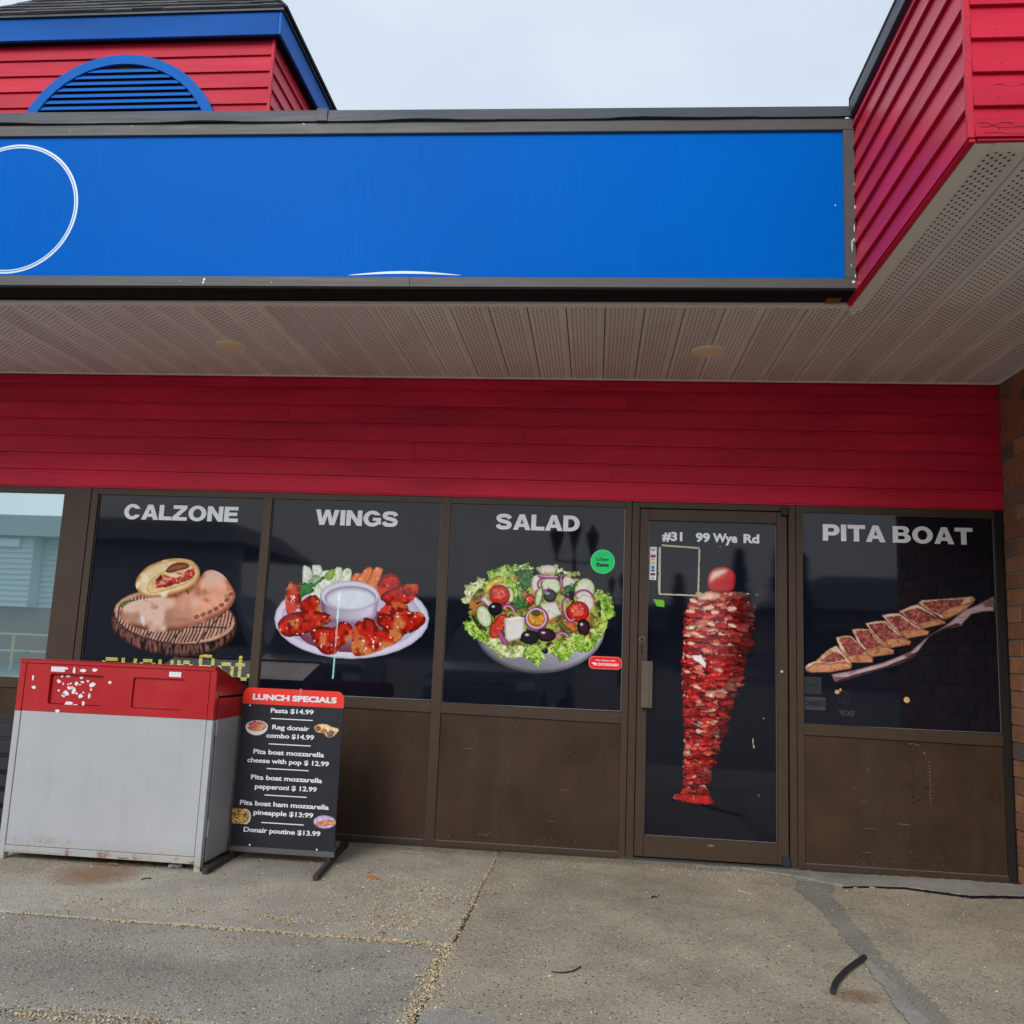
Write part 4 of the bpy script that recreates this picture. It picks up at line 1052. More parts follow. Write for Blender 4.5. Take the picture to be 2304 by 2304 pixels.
# torn masking tape left in a square
def tape(p0, p1, w, seed, name='masking_tape'):
    rs = random.Random(seed); a = Vector(p0); b = Vector(p1); n = Vector((-(b-a).y, (b-a).x)).normalized(); N = 26; L = []; R_ = []
    for i in range(N+1):
        q = a.lerp(b, i/N); L.append(tuple(q+n*w/2)); R_.append(tuple(q-n*(w/2-abs(rs.gauss(0, .0022))-.001)))
    return L+R_[::-1]
M_tape = flat('masking_tape_mat', (190, 188, 160), .7)
for p0, p1, w_, s_ in (((.413, 1.922), (.651, 1.911), .014, 1), ((.400, 1.912), (.401, 1.617), .017, 2), ((.647, 1.622), (.652, 1.905), .013, 3), ((.645, 1.611), (.399, 1.613), .012, 4)):
    plate('masking_tape', tape(p0, p1, w_, s_), YG-.0018-.0004*s_, M_tape, door, .0003)
plate('masking_tape', tape((.690, 1.622), (.644, 1.613), .014, 6), YG-.004, M_tape, door, .0003)
MB().prism([(.364, 1.577), (.427, 1.575), (.435, 1.566), (.436, 1.530), (.389, 1.534), (.377, 1.555)], 'y', YG-.006, YG-.0014).build('green_tag', flat('green_paper', (104, 190, 50), .6), door)
flakes('paper_scrap', M_tape, [(.952, 1.632, .030, .010), (1.005, 1.630, .012, .006), (1.016, 1.626, .008, .005), (.78, 1.925, .02, .004), (1.03, 1.89, .004, .004), (.985, .73, .008, .05), (.99, .70, .01, .03), (1.05, .87, .02, .004), (1.02, .41, .003, .02)], YG-.0014, door, 5)
# cylinder lock, pull, closer covers, maker's plate
def knob(name, x, z, r, y, d, mat, parent, n=24, ro=None):
    V = []; 
    return MB().ring([(x, y, z), (x, y-d, z)], [r, ro or r], n).build(name, mat, parent, bevel=.001)
M_brass = Mat('worn_metal', (.30, .27, .22), .35, .8).m
lk = knob('lock', .2975, 1.322, .0185, YF-.010, .006, M_brass, door); knob('lock_core', .2975, 1.322, .0135, YF-.016, .004, M_bronze, lk); knob('keyway', .2975, 1.320, .005, YF-.020, .003, M_black, lk)
box('lock_plate', .2915, .3035, YF-.0125, YF-.010, 1.235, 1.285, M_bronze_d, door)
hd = MB().prism([(YF-.010, 0), (YF-.050, 0), (YF-.056, .008), (YF-.056, .012), (YF-.010, .012)], 'z', .906, 1.190) if False else MB()
hd.box(.297, .364, YF-.052, YF-.044, .906, 1.190); hd.box(.297, .306, YF-.044, YF-.010, .906, 1.190); hd.box(.338, .343, YF-.0545, YF-.052, .907, 1.189); hd.box(.350, .352, YF-.054, YF-.052, .907, 1.189)
hd.build('pull_handle', metal_paint('pull_bronze', (.12, .095, .075), .3), door, bevel=.001)
knob('pivot_button', 1.1535, 1.160, .0085, YF-.010, .004, flat('pale_cap', (190, 186, 178)), door)
disc('maker_badge', .731, .108, .022, YF-.010, M_brass, door, rz=.0075)
for z0, z1 in ((2.128, 2.185), (.010, .072)):
    box('pivot_cover', 1.150, 1.196, YF-.034, YF-.008, z0, z1, flat('navy_cap', (38, 38, 50), .5) if z0 < 1 else M_rubber, door, .006)

# ------- things seen faintly through the perforated vinyl, and one imitated reflection
def emit(name, col, st):
    m_ = bpy.data.materials.new(name); m_.use_nodes = True; N = m_.node_tree.nodes; N.clear()
    e = N.new('ShaderNodeEmission'); e.inputs['Color'].default_value = (*col, 1); e.inputs['Strength'].default_value = st
    o_ = N.new('ShaderNodeOutputMaterial'); m_.node_tree.links.new(e.outputs[0], o_.inputs['Surface']); return m_
FONT57 = {'s': ["00000","00000","01111","10000","01110","00001","11110"], 'y': ["00000","00000","10001","10001","01111","00001","01110"], 'o': ["00000","00000","01110","10001","10001","10001","01110"],
          'u': ["00000","00000","10001","10001","10001","10011","01101"], 'r': ["00000","00000","10110","11001","10000","10000","10000"], 'P': ["11110","10001","10001","11110","10000","10000","10000"],
          't': ["01000","01000","11100","01000","01000","01001","00110"], ' ': ["00000"]*7}
led = empty('led_characters', 'dot matrix LED message board glowing behind the calzone window', 'sign', (-2.77, .10, .95))
box('sign_body', -3.34, -2.24, .12, .16, .84, 1.14, M_black, led)
mb = MB(); mr = MB()
pit = .0214
for ch, x in (('s', -3.30), ('y', -3.165), ('o', -3.035), ('u', -2.905), ('r', -2.772), ('P', -2.622), ('o', -2.485), ('t', -2.368)):
    rows = FONT57[ch]
    for r_ in range(7):
        for c_ in range(5):
            if rows[r_][c_] == '1':
                X = x+c_*pit; Z = 1.097-r_*.0232
                for q in range(3):
                    (mb if (r_+q) % 3 else mr).box(X-.0100, X+.0100, .112, .118, Z-.0105+q*.0074, Z-.0048+q*.0074)
mb.build('led_dots', emit('led_lime', (.80, 1.0, .14), 170), led)['kind'] = 'stuff'; mr.build('led_dots', emit('led_amber', (1.0, .60, .18), 160), led)['kind'] = 'stuff'
led_refl = empty('led_characters', 'glowing red dots standing in for mirrored LED characters on the calzone picture', 'sign', (-2.8, .10, 1.45))  # added glowing dots imitate the reflection of red LED characters
mb = MB()
for (x0, z0, dx, n_) in ((-2.855, 1.50, -.0012, 10), (-2.762, 1.46, .0, 16), (-2.64, 1.49, -.0012, 18)):
    for i in range(n_):
        z = z0-i*.0145
        if i % 4 == 3: continue
        for a in (0, .006, .012): mb.box(x0+dx*i+a, x0+dx*i+a+.0035, .112, .116, z-.004, z+(.001 if a == .006 else .004))
mb.build('led_dots', emit('led_red_reflection', (1.0, .05, .04), 650), led_refl)['kind'] = 'stuff'
strip = empty('led_strip', 'upright strip of white green LEDs glowing through the wings picture', 'light', (-1.70, .10, 1.27))
mb = MB(); mg = MB(); mu = MB()
for i in range(66):
    z = .990+i*.0087; x = -1.704+i*.00009
    (mb if z < 1.135 else mu).box(x-.0045, x+.0045, .100, .104, z-.0028, z+.0028)
    for s in (-1, 1):
        if i % 2: mg.box(x+s*.010-.002, x+s*.010+.002, .102, .104, z-.0015, z+.0015)
mb.build('led_dots', emit('led_white', (.50, 1.0, .76), 260), strip)['kind'] = 'stuff'; mu.build('led_dots', emit('led_white_print', (.62, 1.0, .86), 2600), strip)['kind'] = 'stuff'; mg.build('led_glow_dots', emit('led_green', (.1, .9, .4), 30), strip)['kind'] = 'stuff'
room = empty('shop_interior', kind='structure')
M_in = Mat('dark_interior', (.03, .028, .026), .8).m
box('interior_wall', -5.2, 2.9, 5.0, 5.1, -.1, 3.0, M_in, room, 0); box('interior_wall', -5.2, -5.1, .06, 5.0, -.1, 3.0, M_in, room, 0); box('interior_wall', 2.80, 2.9, .30, 5.0, -.1, 3.0, M_in, room, 0)
box('interior_ceiling', -5.2, 2.9, .06, 5.1, 3.0, 3.05, M_in, room, 0); box('interior_floor', -5.2, 2.9, .061, 5.1, -.12, -.03, M_in, room, 0)
box('blind', -4.74, -3.44, .07, .08, .1, 2.2, M_in, room, 0)
ME_warm = emit('warm_lamp', (1.0, .60, .25), 150)
for i, (x, z, r_) in enumerate(((1.488, 1.047, .014), (1.507, 1.062, .008), (1.898, 1.018, .019))):
    # lamps hang one metre inside: place them on the line that keeps them one metre behind the glass
    k_ = (1.0+5.676)/5.676; X = x*k_; Z = 1.259+(z-1.259)*k_
    t = empty('pendant_lamp', ['warm lamp bulb glowing low in the left part of the pita boat window', 'tiny dim bulb just up and right of the leftmost glowing lamp', 'brighter square lamp glowing right of centre in the pita boat window'][i], 'lamp', (X, 1.0, Z), group='warm lamps inside the shop')
    MB().ring([(X, .985, Z), (X, 1.0, Z+.004), (X, 1.015, Z)], [r_*.8, r_*1.15, r_*.8], 8).build('bulb', ME_warm, t)
    MB().ring([(X, 1.03, Z+r_*.4), (X, 1.03, Z+1.0)], .003, 6).build('cord', M_black, t)

# ================================================================== RED SIDING ABOVE THE SHOPFRONT
wallr = empty('siding_wall', 'band of red flush wooden boards above the shop windows under the soffit', 'wall')
M_nail = flat('nail_head', (70, 14, 22), .7)
def flush_board(x0, x1, z0, z1, seed):
    rs = random.Random(seed); j = rs.uniform(-.0012, .0012); y = -.020+j
    # main face, a shallow step at the top edge and a small drip at the lower edge
    prof = [(y+.002, z0+.001), (y, z0+.004), (y, z1-.020), (y+.005, z1-.017), (y+.006, z1-.0015), (.02, z1-.0015), (.02, z0+.001)]
    return MB().prism(prof, 'x', x0+.0007, x1-.0007).build('siding_board', M_red, wallr)
ZB = [2.209, 2.322, 2.440, 2.562, 2.686, 2.808, 2.930, 3.010]
JO = {0: [], 1: [-4.11, .092], 2: [-1.219], 3: [-3.499, -.491], 4: [-2.1], 5: [.174], 6: [-1.6]}
for i in range(7):
    xs = [-4.9]+[x for x in JO[i] if x > -4.9]+[2.499]
    for a, b in zip(xs, xs[1:]): flush_board(a, b, ZB[i], ZB[i+1], i*9+int(a*10))
MB().prism([(-.0205, 2.2005), (-.0205, 2.2085), (.0, 2.2085), (.0, 2.2005)], 'x', -4.9, 2.499).build('drip_edge', M_red, wallr)
rs = random.Random(23); mb = MB()
for i in range(7):
    for x in np.arange(-4.6, 2.45, .61):
        for dz in (.025, .088):
            if ZB[i]+dz < ZB[i+1]-.02:
                X = x+rs.uniform(-.02, .02); Z = ZB[i]+dz; mb.prism([(X+.0024*math.cos(a), Z+.0024*math.sin(a)) for a in np.arange(0, 6.2, 1.05)], 'y', -.0218, -.0195)
mb.build('nail_heads', M_nail, wallr)['kind'] = 'stuff'

# ================================================================== BRICK WALL ON THE RIGHT
bw = empty('brick_wall', 'brown and orange brick side wall at the right edge of the shopfront', 'wall')
box('mortar', 2.508, 2.79, -1.93, .25, -.02, 3.0, M_mortar, bw, 0)
bricks = []
for v in range(4):
    rs = random.Random(v+40)
    me_o = box('brick', -.5, .5, -.5, .5, -.5, .5, None, bw, 0)
    me_o.data.materials.append(M_brick)
    me_o.data.transform(Matrix.Diagonal((.08, .292, .0905, 1)))
    bm = bmesh.new(); bm.from_mesh(me_o.data)
    bmesh.ops.bevel(bm, geom=list(bm.edges), offset=.0035, segments=1, affect='EDGES')
    for v_ in bm.verts: v_.co += Vector((rs.uniform(-.0015, .0015), rs.uniform(-.0015, .0015), rs.uniform(-.001, .001)))
    bm.to_mesh(me_o.data); bm.free()
    bricks.append(me_o.data); bpy.data.objects.remove(me_o)
rs = random.Random(9)
for c in range(30):
    z = .003+c*.1003+.046
    y = -.002; first = True
    L0 = .170 if c % 2 else .292
    while y > -1.92:
        L = L0 if first else .292
        if y-L < -1.94: L = y+1.94
        if L < .05: break
        b_ = bpy.data.objects.new('brick', rs.choice(bricks)); link(b_, bw)
        b_.location = (2.540+rs.uniform(-.0015, .0015), y-L/2, z); b_.scale = (1, L/.292, 1)
        b_.rotation_euler = (0, 0, 0)
        y -= L+.0105; first = False

# ================================================================== SOFFIT
sof = empty('soffit', 'off white perforated metal soffit under the canopy with narrow seams', 'ceiling')
ZSF = 3.007; PIT = .2055
def soffit_panel(x0, y0, y1):
    """one interlocking strip: flat pan with a recessed lip; object origin at the strip's own hole grid"""
    rs = random.Random(int(x0*1000)); z = rs.uniform(0, .0012)
    prof = [(.004, .010), (.007, .0), (.188, .0), (.191, .0045), (.2045, .0045), (.2045, .012), (.004, .012)]
    o = MB().prism([(px, pz) for px, pz in prof], 'y', 0, y1-y0)
    me = o
    ob = me.build('soffit_panel', M_soffit, sof)
    ob.location = (x0, y0, ZSF+z)
    return ob
x = 1.243-PIT*31
while x < 2.48:
    front = -1.318 if x < 1.15 else -2.755
    if x < 1.15: soffit_panel(x, front, -.022)
    else:
        if x+PIT > 2.499: 
            pass
        soffit_panel(x, front, -.022)
    x += PIT
while x < 5.0:
    soffit_panel(x, -2.755, -1.96); x += PIT
box('soffit_trim', -5.2, 1.222, -1.332, -1.292, 2.998, 3.014, M_trim, sof)
box('soffit_trim', 1.238, 1.302, -2.772, -1.262, 2.996, 3.012, M_trim, sof, .002)
box('soffit_trim', 1.304, 5.0, -2.776, -2.722, 2.996, 3.012, M_trim, sof, .002)
box('soffit_trim', -5.2, 2.49, -.034, -.021, 3.001, 3.012, M_trim, sof)
box('soffit_trim', 2.484, 2.499, -1.94, -.034, 3.000, 3.011, M_trim, sof)
MB().ring([(1.268, -1.262, 3.004), (1.268, -1.228, 3.004)], .017, 16).build('trim_end', M_trim, sof)
box('ceiling_void', -5.3, 5.1, -1.30, .02, 3.03, 3.06, M_black, sof, 0); box('ceiling_void', 1.25, 5.1, -2.74, -1.31, 3.03, 3.06, M_black, sof, 0)
M_cream = Mat('cream_lens', (.90, .72, .46), .5).m; M_creamr = Mat('cream_ring', (.88, .78, .62), .5).m
for i, (x, y) in enumerate(((-2.268, -.632), (.620, -.610))):
    t = empty('downlight', ['round cream recessed downlight in the soffit above the calzone window', 'round cream recessed downlight in the soffit above the salad window and door'][i], 'ceiling light', (x, y, ZSF), group='recessed soffit downlights')
    MB().ring([(x, y, ZSF+.003), (x, y, ZSF-.003), (x, y, ZSF-.008)], [.094, .094, .088], 40).build('trim_ring', M_creamr, t, smooth=False)
    MB().ring([(x, y, ZSF-.008), (x, y, ZSF-.0095)], [.068, .066], 36).build('lens', M_cream, t)

# ================================================================== CANOPY SIGN
sign = empty('sign_cabinet', 'long blue sign cabinet with a charcoal frame across the canopy front', 'shop sign')
XL, XR = -5.6, 1.216
def lz(zl, zr, x): return zl+(zr-zl)*(x+3.3)/(1.2+3.3)
def srail(name, zl0, zl1, zr0, zr1, x0, x1, y0, y1, mat, par):
    return tilted(name, x0, x1, lz(zl0, zr0, x0), lz(zl1, zr1, x0), lz(zl0, zr0, x1), lz(zl1, zr1, x1), y0, y1, mat, par, .002)
srail('frame_rail', 3.886, 3.948, 3.852, 3.912, XL, XR, -1.492, -1.34, M_signfr, sign)
srail('frame_rail', 3.031, 3.086, 3.023, 3.074, XL, XR, -1.492, -1.34, M_signfr, sign)
MB().hexa([(1.163,-1.4915,3.0745),(1.2165,-1.4915,3.0745),(1.2165,-1.34,3.0745),(1.163,-1.34,3.0745),(1.163,-1.4915,3.8515),(1.2165,-1.4915,3.8515),(1.2165,-1.34,3.8515),(1.163,-1.34,3.8515)]).build('frame_stile', M_signfr, sign, .002)
m = Mat('blue_sign_face', (.0, .125, .62), .35, spec=.02)
nz_ = m.noise(.9, 3, .5); st = m.noise(1, 3, .6, m.vec((22, 1, 1.2)))
c = m.mix((.0, .105, .48), (.0, .148, .62), nz_); c = m.mix(c, (.0, .19, .68), m.math('MULTIPLY', m.ramp(st, [(.55, 0.0), (.8, 1.0)]), .25))
m.color(c); m.bump(m.noise(.8, 2), .05, .05); M_sign = m.m
M_pale = flat('pale_vinyl', (198, 218, 240), .25)
srail('sign_face', 3.070, 3.890, 3.060, 3.856, XL, 1.166, -1.476, -1.46, M_sign, sign)
def annulus(cx, cz, r0, r1, y, n=96):
    mb = MB()
    for i in range(n):
        a0, a1 = 2*math.pi*i/n, 2*math.pi*(i+1)/n
        q = [(cx+r*math.cos(a), cz+r*math.sin(a)) for r, a in ((r0, a0), (r1, a0), (r1, a1), (r0, a1))]
        n0 = len(mb.v); mb.v += [(p[0], y, p[1]) for p in q]; mb.f.append((n0, n0+1, n0+2, n0+3))
    return mb.build('ring_emblem', M_pale, sign)
annulus(-3.185, 3.473, .350, .357, -1.4772); annulus(-3.185, 3.473, .361, .372, -1.4772)
# remains of pale lettering and an underline curve
plate('pale_stroke', [(-1.31+.0, 3.094)]+[( -1.31+i*.035, 3.094+.022*math.sin(i/17*math.pi)) for i in range(1, 17)]+[(-1.31+17*.035, 3.094)]+[(-1.31+i*.035, 3.092+.010*math.sin(i/17*math.pi)) for i in range(16, 0, -1)], -1.4775, M_pale, sign)
flakes('white_chip', M_white, [(-2.062, 3.064, .014, .02), (-2.066, 3.048, .012, .014), (-2.19, 3.055, .004, .004), (-1.70, 3.048, .006, .006), (1.208, 3.33, .006, .05), (1.205, 3.27, .008, .02), (1.196, 3.24, .006, .07), (1.213, 3.44, .006, .02), (1.20, 3.055, .02, .016), (1.19, 3.14, .004, .02), (1.212, 3.56, .005, .01), (1.209, 3.085, .006, .02), (-2.9, 3.91, .006, .006), (-2.55, 3.935, .012, .003), (-1.6, 3.93, .02, .003), (1.12, 3.45, .008, .01)], -1.4928, sign, 6)
# joints of the frame rail sections
for xj in (-4.3, -.98): box('frame_joint', xj, xj+.002, -1.4935, -1.491, 3.03, 3.08, M_black, sign, 0)
srail('sign_underside', 3.020, 3.030, 3.012, 3.022, XL, 1.215, -1.488, -1.336, M_black, sign)
box('sign_back', XL, 1.21, -1.345, -1.334, 3.015, 3.90, M_black, sign, 0)
box('rusty_bracket', 1.10, 1.17, -1.40, -1.345, 3.004, 3.013, Mat('rust', (.22, .07, .03), .9).m, sign)

canopy = empty('canopy_roof', 'flat canopy roof with a charcoal metal flashing behind the blue sign', 'roof')
# flashing in sections, slightly buckled along its lower edge
def flashing(x0, x1, par):
    N = max(2, int((x1-x0)/.06)); top = []; bot = []; rs = random.Random(int(x0*50))
    for i in range(N+1):
        x = x0+(x1-x0)*i/N
        top.append((x, lz(4.023, 3.975, x))); w = .0035*math.sin(x*5.1)+.003*math.sin(x*11)+rs.uniform(-.001, .001)
        bot.append((x, lz(3.951, 3.916, x)+max(-.001, w)+.002))
    mb = MB(); V = []; n = N+1
    for (x, z) in top: V.append((x, -1.496, z))
    for (x, z) in bot: V.append((x, -1.505-.003*math.sin(x*5.1), z))
    for (x, z) in top: V.append((x, -1.34, z+.012))
    for (x, z) in bot: V.append((x, -1.490, z))
    F = []
    for i in range(N): F += [(i, i+1, n+i+1, n+i), (i, 2*n+i, 2*n+i+1, i+1), (n+i, n+i+1, 3*n+i+1, 3*n+i)]
    return mb.add(V, F).build('flashing', M_flash, par)
for a, b in ((-5.6, -1.50), (-1.50, 1.205)): flashing(a, b, canopy)
MB().box(-1.53, -1.47, -1.507, -1.500, 3.938, 4.008).build('flashing_clip', M_flash, canopy, .001)
box('roof_deck', -5.6, 1.2, -1.33, .6, 3.80, 3.955, M_flash, canopy, 0)
box('canopy_back_wall', -5.6, 1.2, .03, .08, 3.08, 3.80, M_black, canopy, 0)

# ================================================================== RED CORNER BULKHEAD, UPPER RIGHT
bulk = empty('clad_bulkhead', 'boxed red clapboard bulkhead hanging out at the upper right over the soffit', 'bulkhead')
ZL = [3.006, 3.120, 3.247, 3.374, 3.500, 3.626, 3.752, 3.866, 3.930]
ZF = [3.008, 3.122, 3.247, 3.374, 3.500, 3.626, 3.752, 3.878, 4.004, 4.13]
X0, Y0 = 1.220, -2.787
for i in range(8):     # side boards: bottom edge stands out, a dark lap shadow underneath
    z0, z1 = ZL[i], ZL[i+1]
    prof = [(X0-.012, z0+.0015), (X0+.004, z1+.004), (X0+.014, z1+.004), (X0+.014, z0+.0015)]
    MB().prism(prof, 'y', Y0+.012, -1.335).build('siding_board', M_redy, bulk)
for i in range(9):
    z0, z1 = ZF[i], ZF[i+1]
    ps = [(Y0-.012, z0+.0015), (Y0+.003, z1+.004), (Y0+.014, z1+.004), (Y0+.014, z0+.0015)]
    for a, b in ((X0+.012, 3.10 if i % 2 else 2.45), (3.102 if i % 2 else 2.452, 5.0)):
        MB().prism(ps, 'x', a, b).build('siding_board', M_red, bulk)
box('corner_board', X0-.010, X0+.012, Y0-.006, Y0+.012, 3.010, 4.13, M_redy, bulk)
MB().prism([(-1.33, 2.998), (-1.33, 3.012), (Y0, 3.012), (Y0, 2.998)], 'x', X0-.004, X0+.016).build('bottom_trim', M_redy, bulk)
MB().prism([(X0+.02, 2.999), (X0+.02, 3.007), (5, 3.007), (5, 2.999)], 'y', Y0-.004, Y0+.010).build('bottom_trim', M_red, bulk)
rs = random.Random(31); mb = MB()
for i in range(9):
    for x in np.arange(1.32, 5, .405):
        for dz in (.03, .10):
            X = x+rs.uniform(-.01, .01); Z = ZF[i]+dz; mb.prism([(X+.003*math.cos(a), Z+.004*math.sin(a)) for a in np.arange(0, 6.2, 1.05)], 'y', Y0-.0125+.12*dz, Y0-.006+.12*dz)
mb.build('nail_heads', M_nail, bulk)['kind'] = 'stuff'
box('bulkhead_core', X0+.016, 5.0, Y0+.016, -1.34, 3.04, 4.12, M_black, bulk, 0)
box('bulkhead_flashing', X0-.024, X0+.03, -2.82, -1.50, 3.928, 4.002, M_flash, bulk, .002)
box('bulkhead_flashing', X0-.004, 5.0, -1.498, -1.40, 3.94, 3.99, M_flash, bulk, .002)
M_crack = Mat('wood_crack', (.05, .005, .01), .9).m
rs = random.Random(77); mb = MB()
for (x, z, L) in ((1.24, 3.06, .12), (1.25, 3.045, .2), (1.26, 3.022, .24), (1.30, 3.20, .14)):
    pts = [(x+L*i/10, z+rs.uniform(-.003, .003)+.004*math.sin(i)) for i in range(11)]
    y = Y0-.0122+.12*(z-(3.008 if z < 3.12 else 3.122))
    mb.prism([(a, b+.0006) for a, b in pts]+[(a, b-.0006) for a, b in pts[::-1]], 'y', y-.0008, y+.002)
mb.build('weather_cracks', M_crack, bulk)['kind'] = 'stuff'

# ================================================================== ROOF TURRET, UPPER LEFT
tur = empty('roof_turret', 'red clapboard roof turret with blue fascia and half round louvre, upper left', 'turret')
TX0, TX1, TY1 = -4.69, -2.440, 2.20
ze = 5.555
zs_ = [ze-.128*i for i in range(12)]
for i in range(11):
    z1, z0 = zs_[i], zs_[i+1]
    MB().prism([(-.012, z0+.0015), (.004, z1+.004), (.014, z1+.004), (.014, z0+.0015)], 'x', TX0, TX1-.012).build('siding_board', M_red, tur)
    MB().prism([(TX1+.010, z0+.0015), (TX1-.006, z1+.004), (TX1-.016, z1+.004), (TX1-.016, z0+.0015)], 'y', .0, TY1).build('siding_board', M_redy, tur)
box('corner_board', TX1-.012, TX1+.010, -.010, .012, 4.15, ze, M_red, tur)
box('turret_core', TX0+.02, TX1-.02, .02, TY1, 3.9, 5.7, M_black, tur, 0)
box('eave_underside', TX0-.07, TX1+.062, -.060, TY1, ze-.004, ze+.004, M_black, tur, 0)
box('fascia_board', TX0-.07, TX1+.045, -.066, -.042, ze-.006, 5.728, M_blue, tur, .002)
box('fascia_board', TX1+.047, TX1+.068, -.066, TY1, ze-.006, 5.728, M_bluey, tur, .002)
box('drip_edge', TX0-.09, TX1+.085, -.084, -.040, 5.729, 5.748, M_flash, tur, .001); box('drip_edge', TX1+.042, TX1+.086, -.039, TY1, 5.729, 5.748, M_flash, tur, .001)
# half round louvred vent
VX, VZ, RO, RI = -3.555, 4.645, .789, .716
vent = empty('louvre_vent', parent=tur)
mb = MB(); n = 48
for i in range(n):
    a0, a1 = math.pi*i/n, math.pi*(i+1)/n
    q = [(VX+r*math.cos(a), VZ+r*math.sin(a)) for r, a in ((RI, a0), (RO, a0), (RO, a1), (RI, a1))]
    b = len(mb.v)
    mb.v += [(p[0], -.040, p[1]) for p in q]+[(p[0], .0, p[1]) for p in q]
    mb.f += [(b, b+1, b+2, b+3), (b+1, b+5, b+6, b+2), (b, b+3, b+7, b+4)]
mb.build('vent_frame', M_bluem, vent)
MB().prism([(VX+RI*math.cos(math.pi*i/24), VZ+RI*math.sin(math.pi*i/24)) for i in range(25)], 'y', -.018, -.0165).build('vent_void', M_black, vent)
z = VZ+.02
while z < VZ+RI-.03:
    w = math.sqrt(max(0, RI**2-(z+.01-VZ)**2))-.006
    if w > .05: MB().hexa([(VX-w, -.036, z), (VX+w, -.036, z), (VX+w, -.033, z), (VX-w, -.033, z), (VX-w, -.026, z+.030), (VX+w, -.026, z+.030), (VX+w, -.023, z+.030), (VX-w, -.023, z+.030)]).build('slat', M_bluem, vent)
    z += .0485
# hipped shingle roof
SL = 1.18
roof = empty('roof', parent=tur)
m = Mat('asphalt_shingle', (.04, .042, .048), .9); g_ = m.noise(260, 3, .7); c = m.mix((.035, .036, .040), (.13, .13, .135), g_)
c = m.mix(c, m.ramp(m.rand(), [(0, .6), (1, 1.35)]), .9, 'MULTIPLY'); m.color(c); m.bump(g_, .5, .003); M_shin = m.m
ex0, ex1, ey0, ey1 = TX0-.095, TX1+.090, -.088, TY1+.08
zr0 = 5.748
cx_ = (ex0+ex1)/2; cy_ = (ey0+ey1)/2; hh = min(ex1-ex0, ey1-ey0)/2
MB().add([(ex0+.01,ey0+.01,zr0),(ex1-.01,ey0+.01,zr0),(ex1-.01,ey1,zr0),(ex0+.01,ey1,zr0),(cx_,cy_,zr0+hh*SL-.01)], [(0,1,4),(1,2,4),(2,3,4),(3,0,4),(0,3,2,1)]).build('roof_core', M_black, roof)
rs = random.Random(12); nr = Vector((0, -SL, 1)).normalized(); up_ = Vector((0, 1, SL)).normalized()
for r_ in range(9):
    s0 = r_*.100; y0 = ey0+s0/math.sqrt(1+SL*SL); off = rs.uniform(0, .2)
    xa = ex0+(y0-ey0); xb = ex1-(y0-ey0); x = xa-off
    while x < xb:
        wd = rs.choice((.15, .22, .30, .26)); a = max(x, xa+.0); b = min(x+wd-.003, xb)
        x += wd
        if b-a < .02: continue
        t = .006+rs.choice((0, .004)); L = .112
        dy = L/math.sqrt(1+SL*SL)
        base = Vector((0, y0, zr0+(y0-ey0)*SL)); tp = base+up_*L
        sh = lambda q: max(0, (q-ey0))
        o_ = nr*(.010); o2 = nr*(.002)
        A0 = base+o_+nr*t; B0 = tp+o2+nr*t*.4
        bx = min(b, ex1-(tp.y-ey0)) if b > xb-.05 else b; ax = max(a, ex0+(tp.y-ey0)) if a < xa+.05 else a
        MB().hexa([(a, base.y, base.z), (b, base.y, base.z), (bx, tp.y, tp.z), (ax, tp.y, tp.z), (a, A0.y, A0.z), (b, A0.y, A0.z), (bx, B0.y, B0.z), (ax, B0.y, B0.z)]).build('shingle', M_shin, roof)
for (hx, sg) in ((ex1, -1), (ex0, 1)):     # hip caps
    d = Vector((sg, 1, SL)).normalized()
    for i in range(9):
        p0 = Vector((hx, ey0, zr0+.014))+d*(i*.125); p1 = p0+d*.135
        sd_ = Vector((-sg, .0, 0)); fd = Vector((0, -1, 0)); w = .10
        V = []
        for p, lift in ((p0, .012), (p1, .004)):
            V += [p+Vector((sg*w*.9, 0, -.0))+fd*0+Vector((0, 0, -.004)), p+Vector((0, 0, lift)), p+Vector((0, w*.9, -.004))]
        V2 = [v+Vector((0, 0, -.012)) for v in V]
        MB().add(V+V2, [(0, 1, 4, 3), (1, 2, 5, 4), (0, 6, 7, 1), (1, 7, 8, 2)]).build('shingle', M_shin, roof)
# side slope shingles in rows
for r_ in range(8):
    x0 = ex1-r_*.066; z0 = zr0+r_*.066*SL
    y = ey0+r_*.066
    while y < TY1:
        b = min(y+.25, TY1); MB().hexa([(x0+.012, y, z0), (x0+.012, b, z0), (x0-.066, b, z0+.078), (x0-.066, y, z0+.078), (x0+.022, y, z0+.010), (x0+.022, b, z0+.010), (x0-.058, b, z0+.086), (x0-.058, y, z0+.086)]).build('shingle', M_shin, roof); y = b+.003

